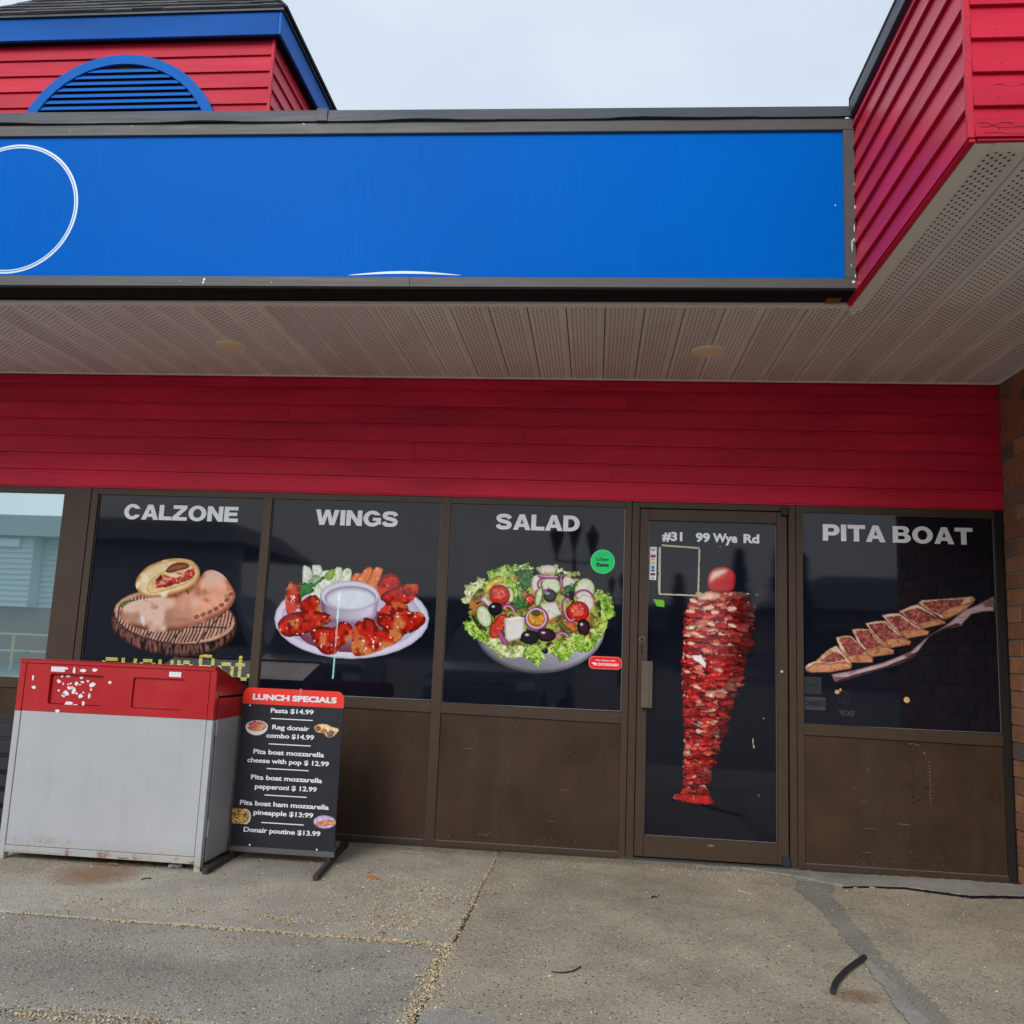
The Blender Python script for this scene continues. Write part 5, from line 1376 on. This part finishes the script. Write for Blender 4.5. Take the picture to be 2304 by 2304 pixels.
# ================================================================== LITTER BIN
def bin_mat(name, col, rough, rust):
    m = Mat(name, col, rough, coat=.25)
    n = m.noise(3.2, 4, .6); c = m.mix(tuple(x*.86 for x in col), tuple(min(1, x*1.06) for x in col), n)
    st = m.noise(1, 4, .6, m.vec((26, 26, 1.6))); c = m.mix(c, tuple(x*.72 for x in col), m.math('MULTIPLY', m.ramp(st, [(.55, 0.0), (.8, 1.0)]), .35))
    if rust:
        sep = m.N.new('ShaderNodeSeparateXYZ'); m.L.new(m.tc, sep.inputs[0])
        low = m.ramp(sep.outputs['Z'], [(.03, 1.0), (.14, 0.0)])
        rn = m.ramp(m.noise(13, 6, .7), [(.54, 0.0), (.62, 1.0)]); rust_ = m.math('MULTIPLY', rn, low)
        grime = m.math('MULTIPLY', m.ramp(m.noise(5, 5, .7), [(.3, 0.0), (.7, 1.0)]), low)
        c = m.mix(c, (.38, .31, .20), m.math('MULTIPLY', grime, .7)); c = m.mix(c, m.mix((.14, .05, .02), (.32, .14, .04), m.noise(60, 3)), rust_)
    sp = m.math('MULTIPLY', m.ramp(m.voro(60), [(0, 1.0), (.06, 0.0)]), m.ramp(m.noise(4, 2), [(.62, 0.0), (.66, 1.0)])); c = m.mix(c, (.06, .05, .045), m.math('MULTIPLY', sp, .8))
    m.color(c); m.bump(m.noise(2.6, 3), .30, .02); m.rough(m.ramp(n, [(.3, rough-.06), (.7, rough+.12)])); return m.m
M_bw = bin_mat('bin_white_enamel', (.42, .435, .46), .38, True)
M_br = bin_mat('bin_red_enamel', (.44, .010, .014), .34, False)
M_bw_shade = bin_mat('bin_white_shaded', (.30, .31, .31), .5, True)  # the white enamel again, darkened: shade on the bin's side put into the colour
BX0, BX1, BY0, BY1 = -3.187, -2.044, -.940, -.490
lb = empty('litter_bin', 'large red and white steel litter bin with worn WASTE and CANS openings', 'litter bin', (-2.615, -.70, 0))
ZR = .786
# carcass posts and rails (front)
for (a, b) in ((BX0, BX0+.036), (BX1-.036, BX1)):
    box('corner_post', a, b, BY0, BY0+.038, .0, ZR-.0015, M_bw, lb, .002); box('corner_post', a, b, BY0, BY0+.038, ZR, 1.046, M_br, lb, .002)
for (a, b) in ((BX0, BX0+.036), (BX1-.036, BX1)): box('leg', a+.002, b-.002, BY1-.036, BY1, .0, .045, M_bw_shade, lb, .002)
box('bottom_rail', BX0+.0365, BX1-.0365, BY0+.001, BY0+.03, .037, .073, M_bw, lb, .002)
box('top_rail', BX0, BX1, BY0, BY0+.04, 1.0465, 1.071, M_br, lb, .003)
PX0, PX1 = BX0+.0395, BX1-.0395
box('front_panel', PX0, PX1, BY0+.003, BY0+.022, .0755, ZR, M_bw, lb, .0015)
# red upper front with two openings; lids recessed in them
HW = ((-3.004, -2.691), (-2.520, -2.218)); H0, H1 = .829, .995
mb = MB(); ya, yb_ = BY0+.003, BY0+.022
def hole_frame(mb, x0, x1, hx0, hx1):
    """sheet between x0..x1, ZR..1.0445 with one round cornered opening"""
    Z0, Z1 = ZR+.0008, 1.0448
    o_ = rrect(hx0, hx1, H0, H1, .014, 4); n = len(o_)
    outer = []
    for (x, z) in o_:
        cx, cz = (hx0+hx1)/2, (H0+H1)/2; dx, dz = x-cx, z-cz
        tx = (x1-cx)/dx if dx > 0 else (x0-cx)/dx if dx < 0 else 9e9; tz = (Z1-cz)/dz if dz > 0 else (Z0-cz)/dz if dz < 0 else 9e9
        t = min(tx, tz); outer.append((cx+dx*t, cz+dz*t))
    b = len(mb.v)
    mb.v += [(x, ya, z) for x, z in outer]+[(x, ya, z) for x, z in o_]+[(x, yb_, z) for x, z in o_]
    for i in range(n):
        j = (i+1) % n; mb.f += [(b+i, b+j, b+n+j, b+n+i), (b+n+i, b+n+j, b+2*n+j, b+2*n+i)]
    for (X, Z) in ((x0, Z0), (x1, Z0), (x1, Z1), (x0, Z1)):      # fill the outer corners
        k = min(range(n), key=lambda i: (0 if True else 0)+abs(outer[i][0]-X)+abs(outer[i][1]-Z))
        for (i, j) in ((k, (k+1) % n), ((k-1) % n, k)):
            q = len(mb.v); mb.v += [(outer[i][0], ya, outer[i][1]), (outer[j][0], ya, outer[j][1]), (X, ya, Z)]; mb.f.append((q, q+1, q+2))
xm = (HW[0][1]+HW[1][0])/2
hole_frame(mb, PX0, xm, *HW[0]); hole_frame(mb, xm, PX1, *HW[1])
mb.build('upper_front_panel', M_br, lb)
for k, (a, b) in enumerate(HW):
    h_ = plate('flap', rrect(a+.003, b-.003, H0+.003, H1-.003, .012), yb_-.003 if k else yb_+.004, M_br, lb, .004); h_['label'] = ['WASTE flap peppered with white peeled sticker scraps', 'CANS flap, plain red'][k]
# sides and sloping lid
prof = [(BY0+.038, .036), (BY0+.038, 1.060), (BY1, .935), (BY1, .036)]
MB().prism(prof, 'x', BX0+.002, BX0+.010).build('side_panel', M_bw_shade, lb)
MB().prism([(BY0+.039, ZR), (BY0+.039, 1.0465), (BY0, 1.0465), (BY0, 1.069), (BY1, .945), (BY1, .905), (BY0+.05, .912), (BY0+.046, .9), (BY0+.046, ZR)], 'x', BX1-.010, BX1-.001).build('side_panel', M_br, lb)
dr = MB().prism([(BY0+.050, .040), (BY0+.050, ZR), (BY1+.004, ZR), (BY1+.004, .040)], 'x', BX1-.004, BX1+.006).build('side_door', M_bw_shade, lb, .0015)
MB().prism([(BY0+.050, ZR+.0006), (BY0+.050, .893), (BY0+.058, .900), (BY1+.004, .892), (BY1+.004, ZR+.0006)], 'x', BX1-.004, BX1+.006).build('side_door', M_br, lb, .0015)
MB().prism([(BY0+.040, .036), (BY0+.040, .905), (BY1, .905), (BY1, .036)], 'x', BX1-.018, BX1-.012).build('door_recess', M_black, lb)
for z in (.70, .17):
    MB().ring([(BX1+.004, BY0+.044, z), (BX1+.004, BY0+.044, z+.085)], .0055, 8).build('hinge', M_bw, lb)
MB().hexa([(BX0, BY0, 1.066), (BX1, BY0, 1.066), (BX1, BY1, .940), (BX0, BY1, .940), (BX0, BY0, 1.0715), (BX1, BY0, 1.0715), (BX1, BY1, .9455), (BX0, BY1, .9455)]).build('lid', M_br, lb)
box('back_panel', BX0, BX1, BY1-.008, BY1, .036, .94, M_bw_shade, lb, 0); box('base_panel', BX0+.01, BX1-.01, BY0+.03, BY1, .038, .044, M_bw_shade, lb, 0)
# little letter tiles
def tiles(word, x0, x1, z, h):
    n = len(word); w = (x1-x0)/n
    for i, ch in enumerate(word):
        a = x0+i*w; tl = box('letter_tile', a+.0006, a+w-.0006, ya-.0012, ya, z-h/2, z+h/2, M_white, lb, 0)
        text_mesh('lettering', ch, a+w/2, z, w*.66, h*.74, K_ink, tl, ya-.0018, .08)
tiles('WASTE', -3.003, -2.921, 1.0195, .027); tiles('CANS', -2.317, -2.248, 1.020, .027)
def B(u, v): return (-3.185+.000744*(u-165)+.0000908*(v-75), 1.069+.0000312*(u-165)-.000701*(v-75))
fl = [(522,153,28,16),(580,165,22,48),(650,170,48,22),(742,165,34,26),(256,226,16,34),(262,297,34,24),(857,258,26,22),(447,482,36,22)]
ff = [(470,215,20,18),(518,214,38,20),(443,254,34,32),(622,224,32,20),(672,253,18,18),(628,260,26,14),(582,270,30,34),(610,280,14,10),(516,278,14,14),(537,271,16,12),(478,274,16,16),(708,280,44,34),(443,324,18,14),
      (528,306,40,26),(560,325,28,46),(498,345,46,40),(480,362,26,28),(582,347,22,14),(615,368,34,36),(680,365,18,32),(695,318,18,16),(520,425,66,26),(570,437,44,12),(632,425,20,40),(545,300,20,16),(636,340,14,12)]
conv = lambda L: [(*B(u, v), w*.00092, h*.00092) for u, v, w, h in L]
flakes('peeled_sticker', M_white, conv(fl), ya-.0004, lb, 8, 9, .0008); flakes('peeled_sticker', M_white, conv(ff), yb_, lb, 9, 9, .0008)
flakes('scratched_patch', flat('pink_scuff', (196, 96, 100), .6), [(*B(640+i*7, 320+((i*37) % 50)), .012, .003) for i in range(9)]+[(*B(1250+i*12, 358+((i*5) % 7)), .009, .003) for i in range(8)], yb_-.0008, lb, 10, t=.0004)
flakes('rust_chip', Mat('rust_chip_mat', (.26, .10, .03), .9).m, [(*B(905+i*14, 1566+((i*7) % 9)), .016, .008) for i in range(6)]+[(*B(1440+i*13, 1592-((i*11) % 10)), .014, .012) for i in range(6)]+[(*B(700+i*16, 1608+((i*5) % 9)), .020, .009) for i in range(13)]+[(*B(60+i*40, 1532+i*1.5), .03, .003) for i in range(12)]+[(*B(732, 475), .004, .02), (*B(1414, 478), .006, .012)], BY0+.0008, lb, 11)

# ================================================================== LUNCH BOARD
bd = empty('lunch_board', 'black lunch specials sandwich board with a red header on black steel feet', 'sandwich board', (-1.712, -.62, 0))
YB = -.626
M_bdark = Mat('board_black', (.017, .019, .026), .32); M_bdark.color(M_bdark.ramp(M_bdark.noise(3, 4), [(.3, (.013, .015, .021)), (.7, (.022, .025, .034))])); M_bdark = M_bdark.m
M_bred = flat('board_red', (232, 58, 44), .35)
bx0, bx1 = -2.011, -1.414
plate('board_panel', [(bx0, .072), (bx1, .072), (bx1, .858), (bx0, .858)], YB+.006, M_bdark, bd, .008)
hp = [(bx0, .8585), (bx1, .8585)]+[(bx1-.045+.045*math.cos(math.radians(a)), .905+.045*math.sin(math.radians(a))) for a in range(0, 91, 10)]+[(bx0+.045+.045*math.cos(math.radians(a)), .905+.045*math.sin(math.radians(a))) for a in range(90, 181, 10)]
plate('header_panel', hp, YB+.006, M_bred, bd, .008)
yt = YB-.0034
def btext(s, u, v, w, cap, bold=.025):
    x, z = A2('board', u, v); text_mesh('lettering', s, x, z, w*.000645, cap*.000607, M_white, bd, yt, bold, space=.97)
btext('LUNCH SPECIALS', 663, 204, 770, 58, .050)
for s_, u, v, w in (('Pasta $14.99', 640, 322, 392), ('Reg donair', 628, 474, 340), ('combo $14.99', 622, 552, 435), ('Pita boat mozzarella', 608, 704, 643), ('cheese with pop $ 12.99', 602, 784, 742),
                    ('Pita boat mozzarella', 588, 936, 645), ('pepperoni $ 12.99', 582, 1018, 560), ('Pita boat ham mozzarella', 568, 1170, 803), ('pineapple $13:99', 560, 1250, 538), ('Donair poutine $13.99', 547, 1408, 690)):
    btext(s_, u, v, w, 46)
for u, v in ((637, 398), (617, 631), (598, 855), (580, 1094), (553, 1340)):
    x, z = A2('board', u, v); box('divider_line', x-.123, x+.123, yt, yt+.0008, z-.0026, z+.0026, M_white, bd, 0)
def bprint(A): A.build('food_print', AFF['board'], YB-.0032, M_print_flat, bd)
A = Art(200, 395, 430, 550, 4, (32, 34, 42)); A.fill(np.concatenate([ell(316, 460, 105, 58, 0, 14, 180, 360), ell(316, 465, 104, 80, 0, 16, 0, 180)]), (190,176,186), (232,222,226), 10); A.fill(ell(318, 458, 88, 46), (150,90,60), (206,150,110), 12, nz=.4, ns=16, patch=[((190,60,70), .55, 22), ((110,150,60), .64, 20), ((240,210,160), .62, 14)]); A.fill([(250,430),(300,405),(330,420),(310,470),(270,480)], (150,40,50), (214,96,96), 8, nz=.5, ns=9, rag=4); bprint(A)
A = Art(830, 430, 1070, 575, 4, (32, 34, 42)); A.fill([(838,470),(880,440),(950,440),(1000,465),(1055,478),(1060,510),(1010,560),(960,565),(920,530),(860,515)], (150,110,60), (228,198,150), 12, nz=.25, ns=24, smooth=True, rag=3)
A.fill([(850,470),(880,455),(905,480),(880,510),(855,500)], (90,40,20), (150,80,50), 6, nz=.4, ns=8); A.fill([(895,500),(930,480),(960,500),(940,530),(905,525)], (150,60,40), (196,110,70), 6, nz=.5, ns=8, patch=[((90,130,50), .6, 8)]); A.fill([(950,520),(990,495),(1025,520),(1000,560),(960,560)], (60,34,40), (120,80,90), 6, nz=.6, ns=8, patch=[((220,200,180), .62, 8)]); bprint(A)
A = Art(90, 1195, 280, 1350, 4, (32, 34, 42)); A.fill([(96,1202),(230,1204),(262,1235),(272,1275),(262,1320),(235,1348),(92,1340)], (200,196,196), (222,214,206), 8); A.fill([(96,1202),(225,1206),(250,1240),(258,1280),(245,1318),(215,1340),(92,1338)], (110,70,24), (196,140,66), 8, nz=.3, ns=30, patch=[((232,190,110), .54, 18), ((80,44,14), .58, 15), ((250,224,160), .66, 14)]); bprint(A)
A = Art(820, 1250, 1036, 1392, 4, (32, 34, 42)); A.fill(ell(928, 1322, 103, 62, 2), (120,96,140), (196,176,206), 14, nz=.3, ns=20, sx=2, cond=lambda X, Y: (X < 1030)*1.0); A.fill([(845,1350),(870,1325),(940,1305),(1030,1312),(1030,1340),(960,1352),(870,1358)], (130,60,30), (222,140,90), 8, nz=.5, ns=10, rag=4); bprint(A)
M_steel = metal_paint('dark_steel', (.05, .045, .042), .5, .2)
box('bottom_bar', bx0-.004, bx1+.004, YB-.010, YB+.018, .044, .073, metal_paint('grey_bar', (.10, .098, .092), .5), bd)
def bar(name, p, q, w, h, mat, par, z0=0):
    d = Vector((q[0]-p[0], q[1]-p[1])); n_ = Vector((-d.y, d.x)).normalized()*w/2
    V = [(p[0]+n_.x, p[1]+n_.y, z0), (p[0]-n_.x, p[1]-n_.y, z0), (q[0]-n_.x, q[1]-n_.y, z0), (q[0]+n_.x, q[1]+n_.y, z0)]
    return MB().hexa(V+[(a, b, z0+h) for a, b, _ in V]).build(name, mat, par, .002)
bar('foot', (-1.412, -.955), (-1.470, -.20), .026, .030, M_steel, bd); bar('foot', (-2.002, -.975), (-2.008, -.30), .026, .030, M_steel, bd)
for x in (-1.443, -2.005): box('upright_stub', x-.012, x+.012, YB-.006, YB+.016, .030, .046, M_steel, bd)
for (x, y) in ((-1.470, -.22), (-2.008, -.42)): box('foot_cap', x-.020, x+.020, y-.035, y+.035, .0, .040, M_rubber, bd, .006)
for x, z in ((-1.712, .066), (-1.965, .850), (-1.900, .083), (-1.512, .080)): disc('rivet', x, z, .005, YB-.009 if z < .07 else YB-.003, M_white, bd)
plate('clear_clip', [(-1.678, .918), (-1.664, .918), (-1.664, .956), (-1.678, .956)], YB-.003, flat('clip_plastic', (220, 110, 100), .2), bd, .001)

# ================================================================== BITS ON THE GROUND
def tube_thing(name, label, cat, path, rad, mat, n=12):
    o = MB().ring(path, rad, n).build(name, mat, None, smooth=False); return tag(o, label, cat)
def cr3(p, k=8):
    p = [Vector(v) for v in p]; out = []
    for i in range(len(p)-1):
        a = p[max(0, i-1)]; b = p[i]; c_ = p[i+1]; d = p[min(len(p)-1, i+2)]
        for j in range(k):
            t = j/k; out.append(.5*((2*b)+(c_-a)*t+(2*a-5*b+4*c_-d)*t*t+(3*b-a-3*c_+d)*t**3))
    out.append(p[-1]); return out
tube_thing('rubber_hose', 'short curved piece of black rubber hose lying beside the cement repair strip', 'hose', cr3([(.928, -2.02, .017), (.968, -1.915, .017), (1.045, -1.775, .018), (1.165, -1.60, .019)]), .0115, M_rubber)
tube_thing('wire', 'thin curved black wire lying near the lower middle of the pavement', 'wire', cr3([(-.130, -2.006, .005), (-.085, -2.004, .006), (-.045, -1.975, .006), (-.018, -1.925, .007)]), .0028, M_rubber, 6)
tube_thing('twig', 'small dark bent twig on the concrete in front of the door', 'twig', cr3([(.325, -.862, .005), (.340, -.835, .008), (.352, -.842, .007), (.372, -.797, .006)]), [.004]*9+[.003]*8+[.0016]*8, Mat('dark_bark', (.03, .025, .02), .9).m, 6)
tube_thing('stick', 'thin pale wooden stick on the concrete just right of the door', 'stick', [(.804, -.604, .006), (.834, -.634, .006), (.863, -.663, .006)], .0026, flat('pale_wood', (196, 184, 156), .7), 6)
tube_thing('stick', 'thin pale stick lying against the base of the kick panel right of the lunch board', 'stick', [(-1.14, -.205, .006), (-1.06, -.215, .006), (-.99, -.23, .006)], .0030, flat('pale_stick_wood', (176, 160, 130), .7), 6)
lf = MB(); pts = [(-1.180, -.822), (-1.165, -.808), (-1.135, -.812), (-1.108, -.835), (-1.100, -.858), (-1.120, -.862), (-1.150, -.850)]
lf.prism(pts, 'z', .003, .010); tag(lf.build('dead_leaf', Mat('orange_leaf', (.42, .17, .04), .8).m, None, .002), 'curled orange dead leaf on the concrete right of the lunch board', 'leaf')
cb = empty('crushed_can', 'crumpled pale can and foil scraps half under the front edge of the litter bin', 'can', (-2.2, -.89, 0))
MB().ring(cr3([(-2.235, -.905, .012), (-2.215, -.893, .014), (-2.195, -.885, .010), (-2.178, -.872, .013)]), [.006, .009, .012, .010, .013, .009, .012, .014, .010, .008, .011, .013, .009, .012, .010, .008, .010, .013, .010, .008, .010, .012, .012, .010, .011], 8).build('can_body', flat('silver', (170, 170, 168), .35), cb)
MB().ring([(-2.170, -.868, .014), (-2.162, -.864, .014)], .014, 12).build('can_end', M_black, cb)
tag(MB().ring(cr3([(-2.25, -1.16, .006), (-2.235, -1.15, .010), (-2.212, -1.135, .008)]), .0035, 6).build('twig', Mat('brown_bark', (.06, .045, .03), .9).m, None), 'small brown twig on the concrete in front of the litter bin', 'twig')
# black crate corner behind the bin at the far left
cr = empty('plastic_crate', 'stack of black plastic slats barely seen left of the litter bin', 'crate', (-3.55, -.45, 0))
for i in range(7): box('slat', -3.95, -3.215, -.62, -.60, .03+i*.095, .095+i*.095, M_rubber, cr, .003)
for x in (-3.95, -3.24): box('crate_post', x, x+.03, -.598, -.57, 0, .70, M_rubber, cr, .003)
box('crate_back', -3.95, -3.215, -.25, -.23, .03, .68, M_rubber, cr, .003)

# ================================================================== ACROSS THE CAR PARK (seen mirrored in the glass)
M_lap = Mat('white_lap', (.62, .64, .64), .6).m; M_groof = Mat('grey_shingle', (.17, .185, .19), .9).m; M_rbase = Mat('pink_brick', (.36, .14, .10), .9).m
M_gl = Mat('dark_glass', (.01, .012, .014), .05).m; M_blk = Mat('black_paint', (.01, .01, .011), .4).m
ba = empty('shop_building', 'white lap sided shop with a grey roof mirrored in the left windows', 'building', (-19, -27, 0))
box('wall', -30, -13.2, -34, -26, -.15, 1.9, M_rbase, ba, 0)
for i in range(13):
    z = 1.9+i*.20; MB().prism([(-25.93, z), (-25.99, z+.2), (-26.3, z+.2), (-26.3, z)], 'x', -30, -13.2).build('siding_board', M_lap, ba)
for i in range(13):
    z = 1.9+i*.20; MB().prism([(-25.3, z), (-25.36, z+.2), (-25.9, z+.2), (-25.9, z)], 'x', -24.6, -20.9).build('siding_board', M_lap, ba)
MB().hexa([(-30.5, -25.0, 4.5), (-12.8, -25.0, 4.5), (-12.8, -34, 4.5), (-30.5, -34, 4.5), (-30.5, -27.5, 5.6), (-14.5, -27.5, 5.6), (-14.5, -34, 5.6), (-30.5, -34, 5.6)]).build('roof', M_groof, ba)
box('window', -29, -25.5, -25.98, -25.9, .6, 1.7, M_gl, ba, 0); box('window', -19.5, -14.5, -25.98, -25.9, .5, 1.7, M_gl, ba, 0); box('sign_board', -23.9, -21.4, -25.26, -25.2, 4.1, 4.4, M_white, ba, 0)
M_yel = Mat('yellow_rail_paint', (.62, .55, .22), .5).m
rl = empty('railing', 'pale yellow pipe railing mirrored low in the far left window', 'railing', (-19, -20, -.15))
for z in (.45, .95): MB().ring([(-24, -20, z), (-14.5, -20, z)], .035, 6).build('rail', M_yel, rl)
for i in range(7): MB().ring([(-23.6+i*1.5, -20, -.15), (-23.6+i*1.5, -20, .93)], .035, 6).build('post', M_yel, rl)
bc = empty('restaurant_building', 'low restaurant with a dark hipped roof mirrored in the pita boat window', 'building', (14, -42, 0))
box('wall', 9.5, 24, -50, -40, -.15, 3.6, Mat('beige_render', (.34, .31, .27), .8).m, bc, 0)
MB().hexa([(8.8, -39, 3.6), (25, -39, 3.6), (25, -51, 3.6), (8.8, -51, 3.6), (12.2, -43, 5.6), (23, -43, 5.6), (23, -48, 5.6), (12.2, -48, 5.6)]).build('roof', M_groof, bc)
for i in range(4): box('window', 10.4+i*3.2, 12.6+i*3.2, -39.98, -39.9, .8, 2.5, M_gl, bc, 0)
bl = empty('long_low_building', 'long low flat roofed building mirrored behind the parked vehicles', 'building', (-2, -72, 0))
box('wall', -26, 8, -80, -70, -.15, 4.4, Mat('grey_render', (.22, .21, .21), .8).m, bl, 0); box('roof', -26.5, 8.5, -80.5, -69.4, 4.4, 5.0, M_groof, bl, 0)
for i in range(8): box('window', -24+i*4, -21.5+i*4, -69.98, -69.9, .6, 2.9, M_gl, bl, 0)
def lamp(x, y, s, label):
    t = empty('street_lamp', label, 'street lamp', (x, y, -.1), group='three headed lamp posts in the car park')
    MB().ring([(x, y, -.15), (x, y, .5), (x, y, .52), (x, y, 3.25*s)], [.10, .09, .055, .05], 10).build('post', M_blk, t)
    MB().box(x-.40*s, x+.40*s, y-.02, y+.02, 3.10*s, 3.14*s).build('arm', M_blk, t)
    for dx, dz in ((-.40, 0), (0, .14), (.40, 0)):
        X = x+dx*s; Z = (3.15+dz)*s
        MB().ring([(X, y, Z), (X, y, Z+.12*s), (X, y, Z+.22*s), (X, y, Z+.56*s), (X, y, Z+.60*s), (X, y, Z+.72*s), (X, y, Z+.82*s)], [.045*s, .03*s, .07*s, .15*s, .17*s, .08*s, .02*s], 8).build('lantern', M_blk, t)
lamp(-.50, -14, 1.0, 'black three headed lamp post mirrored in the salad window'); lamp(1.0, -28, 1.0, 'smaller farther three headed lamp post mirrored low beside the green sticker')
def vehicle(x, y, rot, L, W, H, col, label, van=False):
    t = empty('parked_car' if not van else 'parked_van', label, 'car' if not van else 'van', (x, y, -.16)); 
    m_ = Mat('car_paint', col, .25, coat=.6).m
    if van: pr = [(-L/2, .35), (L/2, .35), (L/2, .95), (L/2-.25, 1.15), (L/2-1.0, 1.75), (L/2-1.25, H), (-L/2+.1, H), (-L/2, H-.15)]
    else: pr = [(-L/2, .35), (L/2, .35), (L/2, .75), (L/2-.15, .95), (L/2-1.15, 1.08), (L/2-1.95, H-.03), (L/2-2.3, H), (-L/2+.5, H), (-L/2+.1, 1.1), (-L/2, .95)]
    ca, sa = math.cos(rot), math.sin(rot)
    def place(o): o.data.transform(Matrix.Rotation(rot, 4, 'Z')); return o
    def add(mb, name, mat, bev=.04):
        o = mb.build(name, mat, None, bev, 2); place(o); o.parent = t; return o
    add(MB().prism(pr, 'y', -W/2, W/2), 'body', m_, .06)
    for s in (-1, 1):
        g = [(L/2-1.95 if not van else L/2-1.3, 1.12), (L/2-1.30 if not van else L/2-.75, 1.12), (L/2-2.0 if not van else L/2-1.2, H-.12), (-L/2+.7, H-.12), (-L/2+.35, 1.12)]
        if van: g = [(L/2-1.7, 1.1), (L/2-.75, 1.1), (L/2-1.25, H-.2), (L/2-1.7, H-.2)]
        add(MB().prism(g, 'y', s*(W/2+.002), s*(W/2+.012)), 'side_window', M_gl, 0)
    for fx in (-L/2+.8, L/2-.8):
        for s in (-1, 1): add(MB().ring([(fx, s*(W/2-.18), .33), (fx, s*(W/2+.015), .33)], .33, 20), 'wheel', M_rubber, 0)
    for s in (-1, 1): add(MB().box(L/2-.03, L/2+.01, s*W/2*.82-.15, s*W/2*.82+.15, .68, .82), 'headlight', M_white, .01)
    return t
vehicle(-5.2, -11.5, math.radians(82), 4.6, 1.9, 1.75, (.03, .033, .04), 'dark parked car mirrored in the wings window')
vehicle(-1.6, -11.2, math.radians(96), 4.8, 1.9, 1.72, (.16, .17, .18), 'grey parked car mirrored low in the salad window')
vehicle(-9.6, -15.5, math.radians(8), 5.2, 2.0, 2.3, (.5, .5, .5), 'white parked van mirrored low in the calzone window', van=True)
# trees
def spruce(x, y, h, seed, label):
    t = empty('spruce_tree', label, 'tree', (x, y, -.16), group='spruce trees across the car park'); rs = random.Random(seed)
    MB().ring([(x, y, -.16), (x, y, h*.95)], [h*.03, .01], 7).build('trunk', Mat('trunk_bark', (.06, .045, .035), .9).m, t)
    V = []; F = []
    for i in range(900):
        u = rs.random()**.8; z = h*(.08+.92*u); R_ = (1-u)*h*.24*(.55+.45*math.sin(u*60)**2)+.05; a = rs.uniform(0, 6.28); r_ = R_*rs.uniform(.35, 1.0)
        c_ = Vector((x+r_*math.cos(a), y+r_*math.sin(a), z-.12*r_)); s_ = h*.035*rs.uniform(.6, 1.4)
        d = Vector((math.cos(a), math.sin(a), -.25))*s_*1.6; e = Vector((-math.sin(a), math.cos(a), rs.uniform(-.4, .4)))*s_*.6
        b = len(V); V += [c_-d*.4-e, c_-d*.4+e, c_+d]; F.append((b, b+1, b+2))
    mesh_obj('crown', V, F, M_spr, t)
M_spr = Mat('spruce_needles', (.025, .05, .03), .9).m
for i, (x, y, h) in enumerate(((9.8, -38, 6.2), (7.9, -44, 7.0), (5.6, -55, 6.5), (25.5, -45, 9), (12.5, -56, 8.5))):
    spruce(x, y, h, i, ['nearest spruce, left of the restaurant roof', 'second spruce from the restaurant, taller and farther', 'spruce standing apart towards the long low building', 'tall spruce at the far side of the restaurant', 'spruce rising behind the restaurant roof'][i]+' mirrored in the glass')
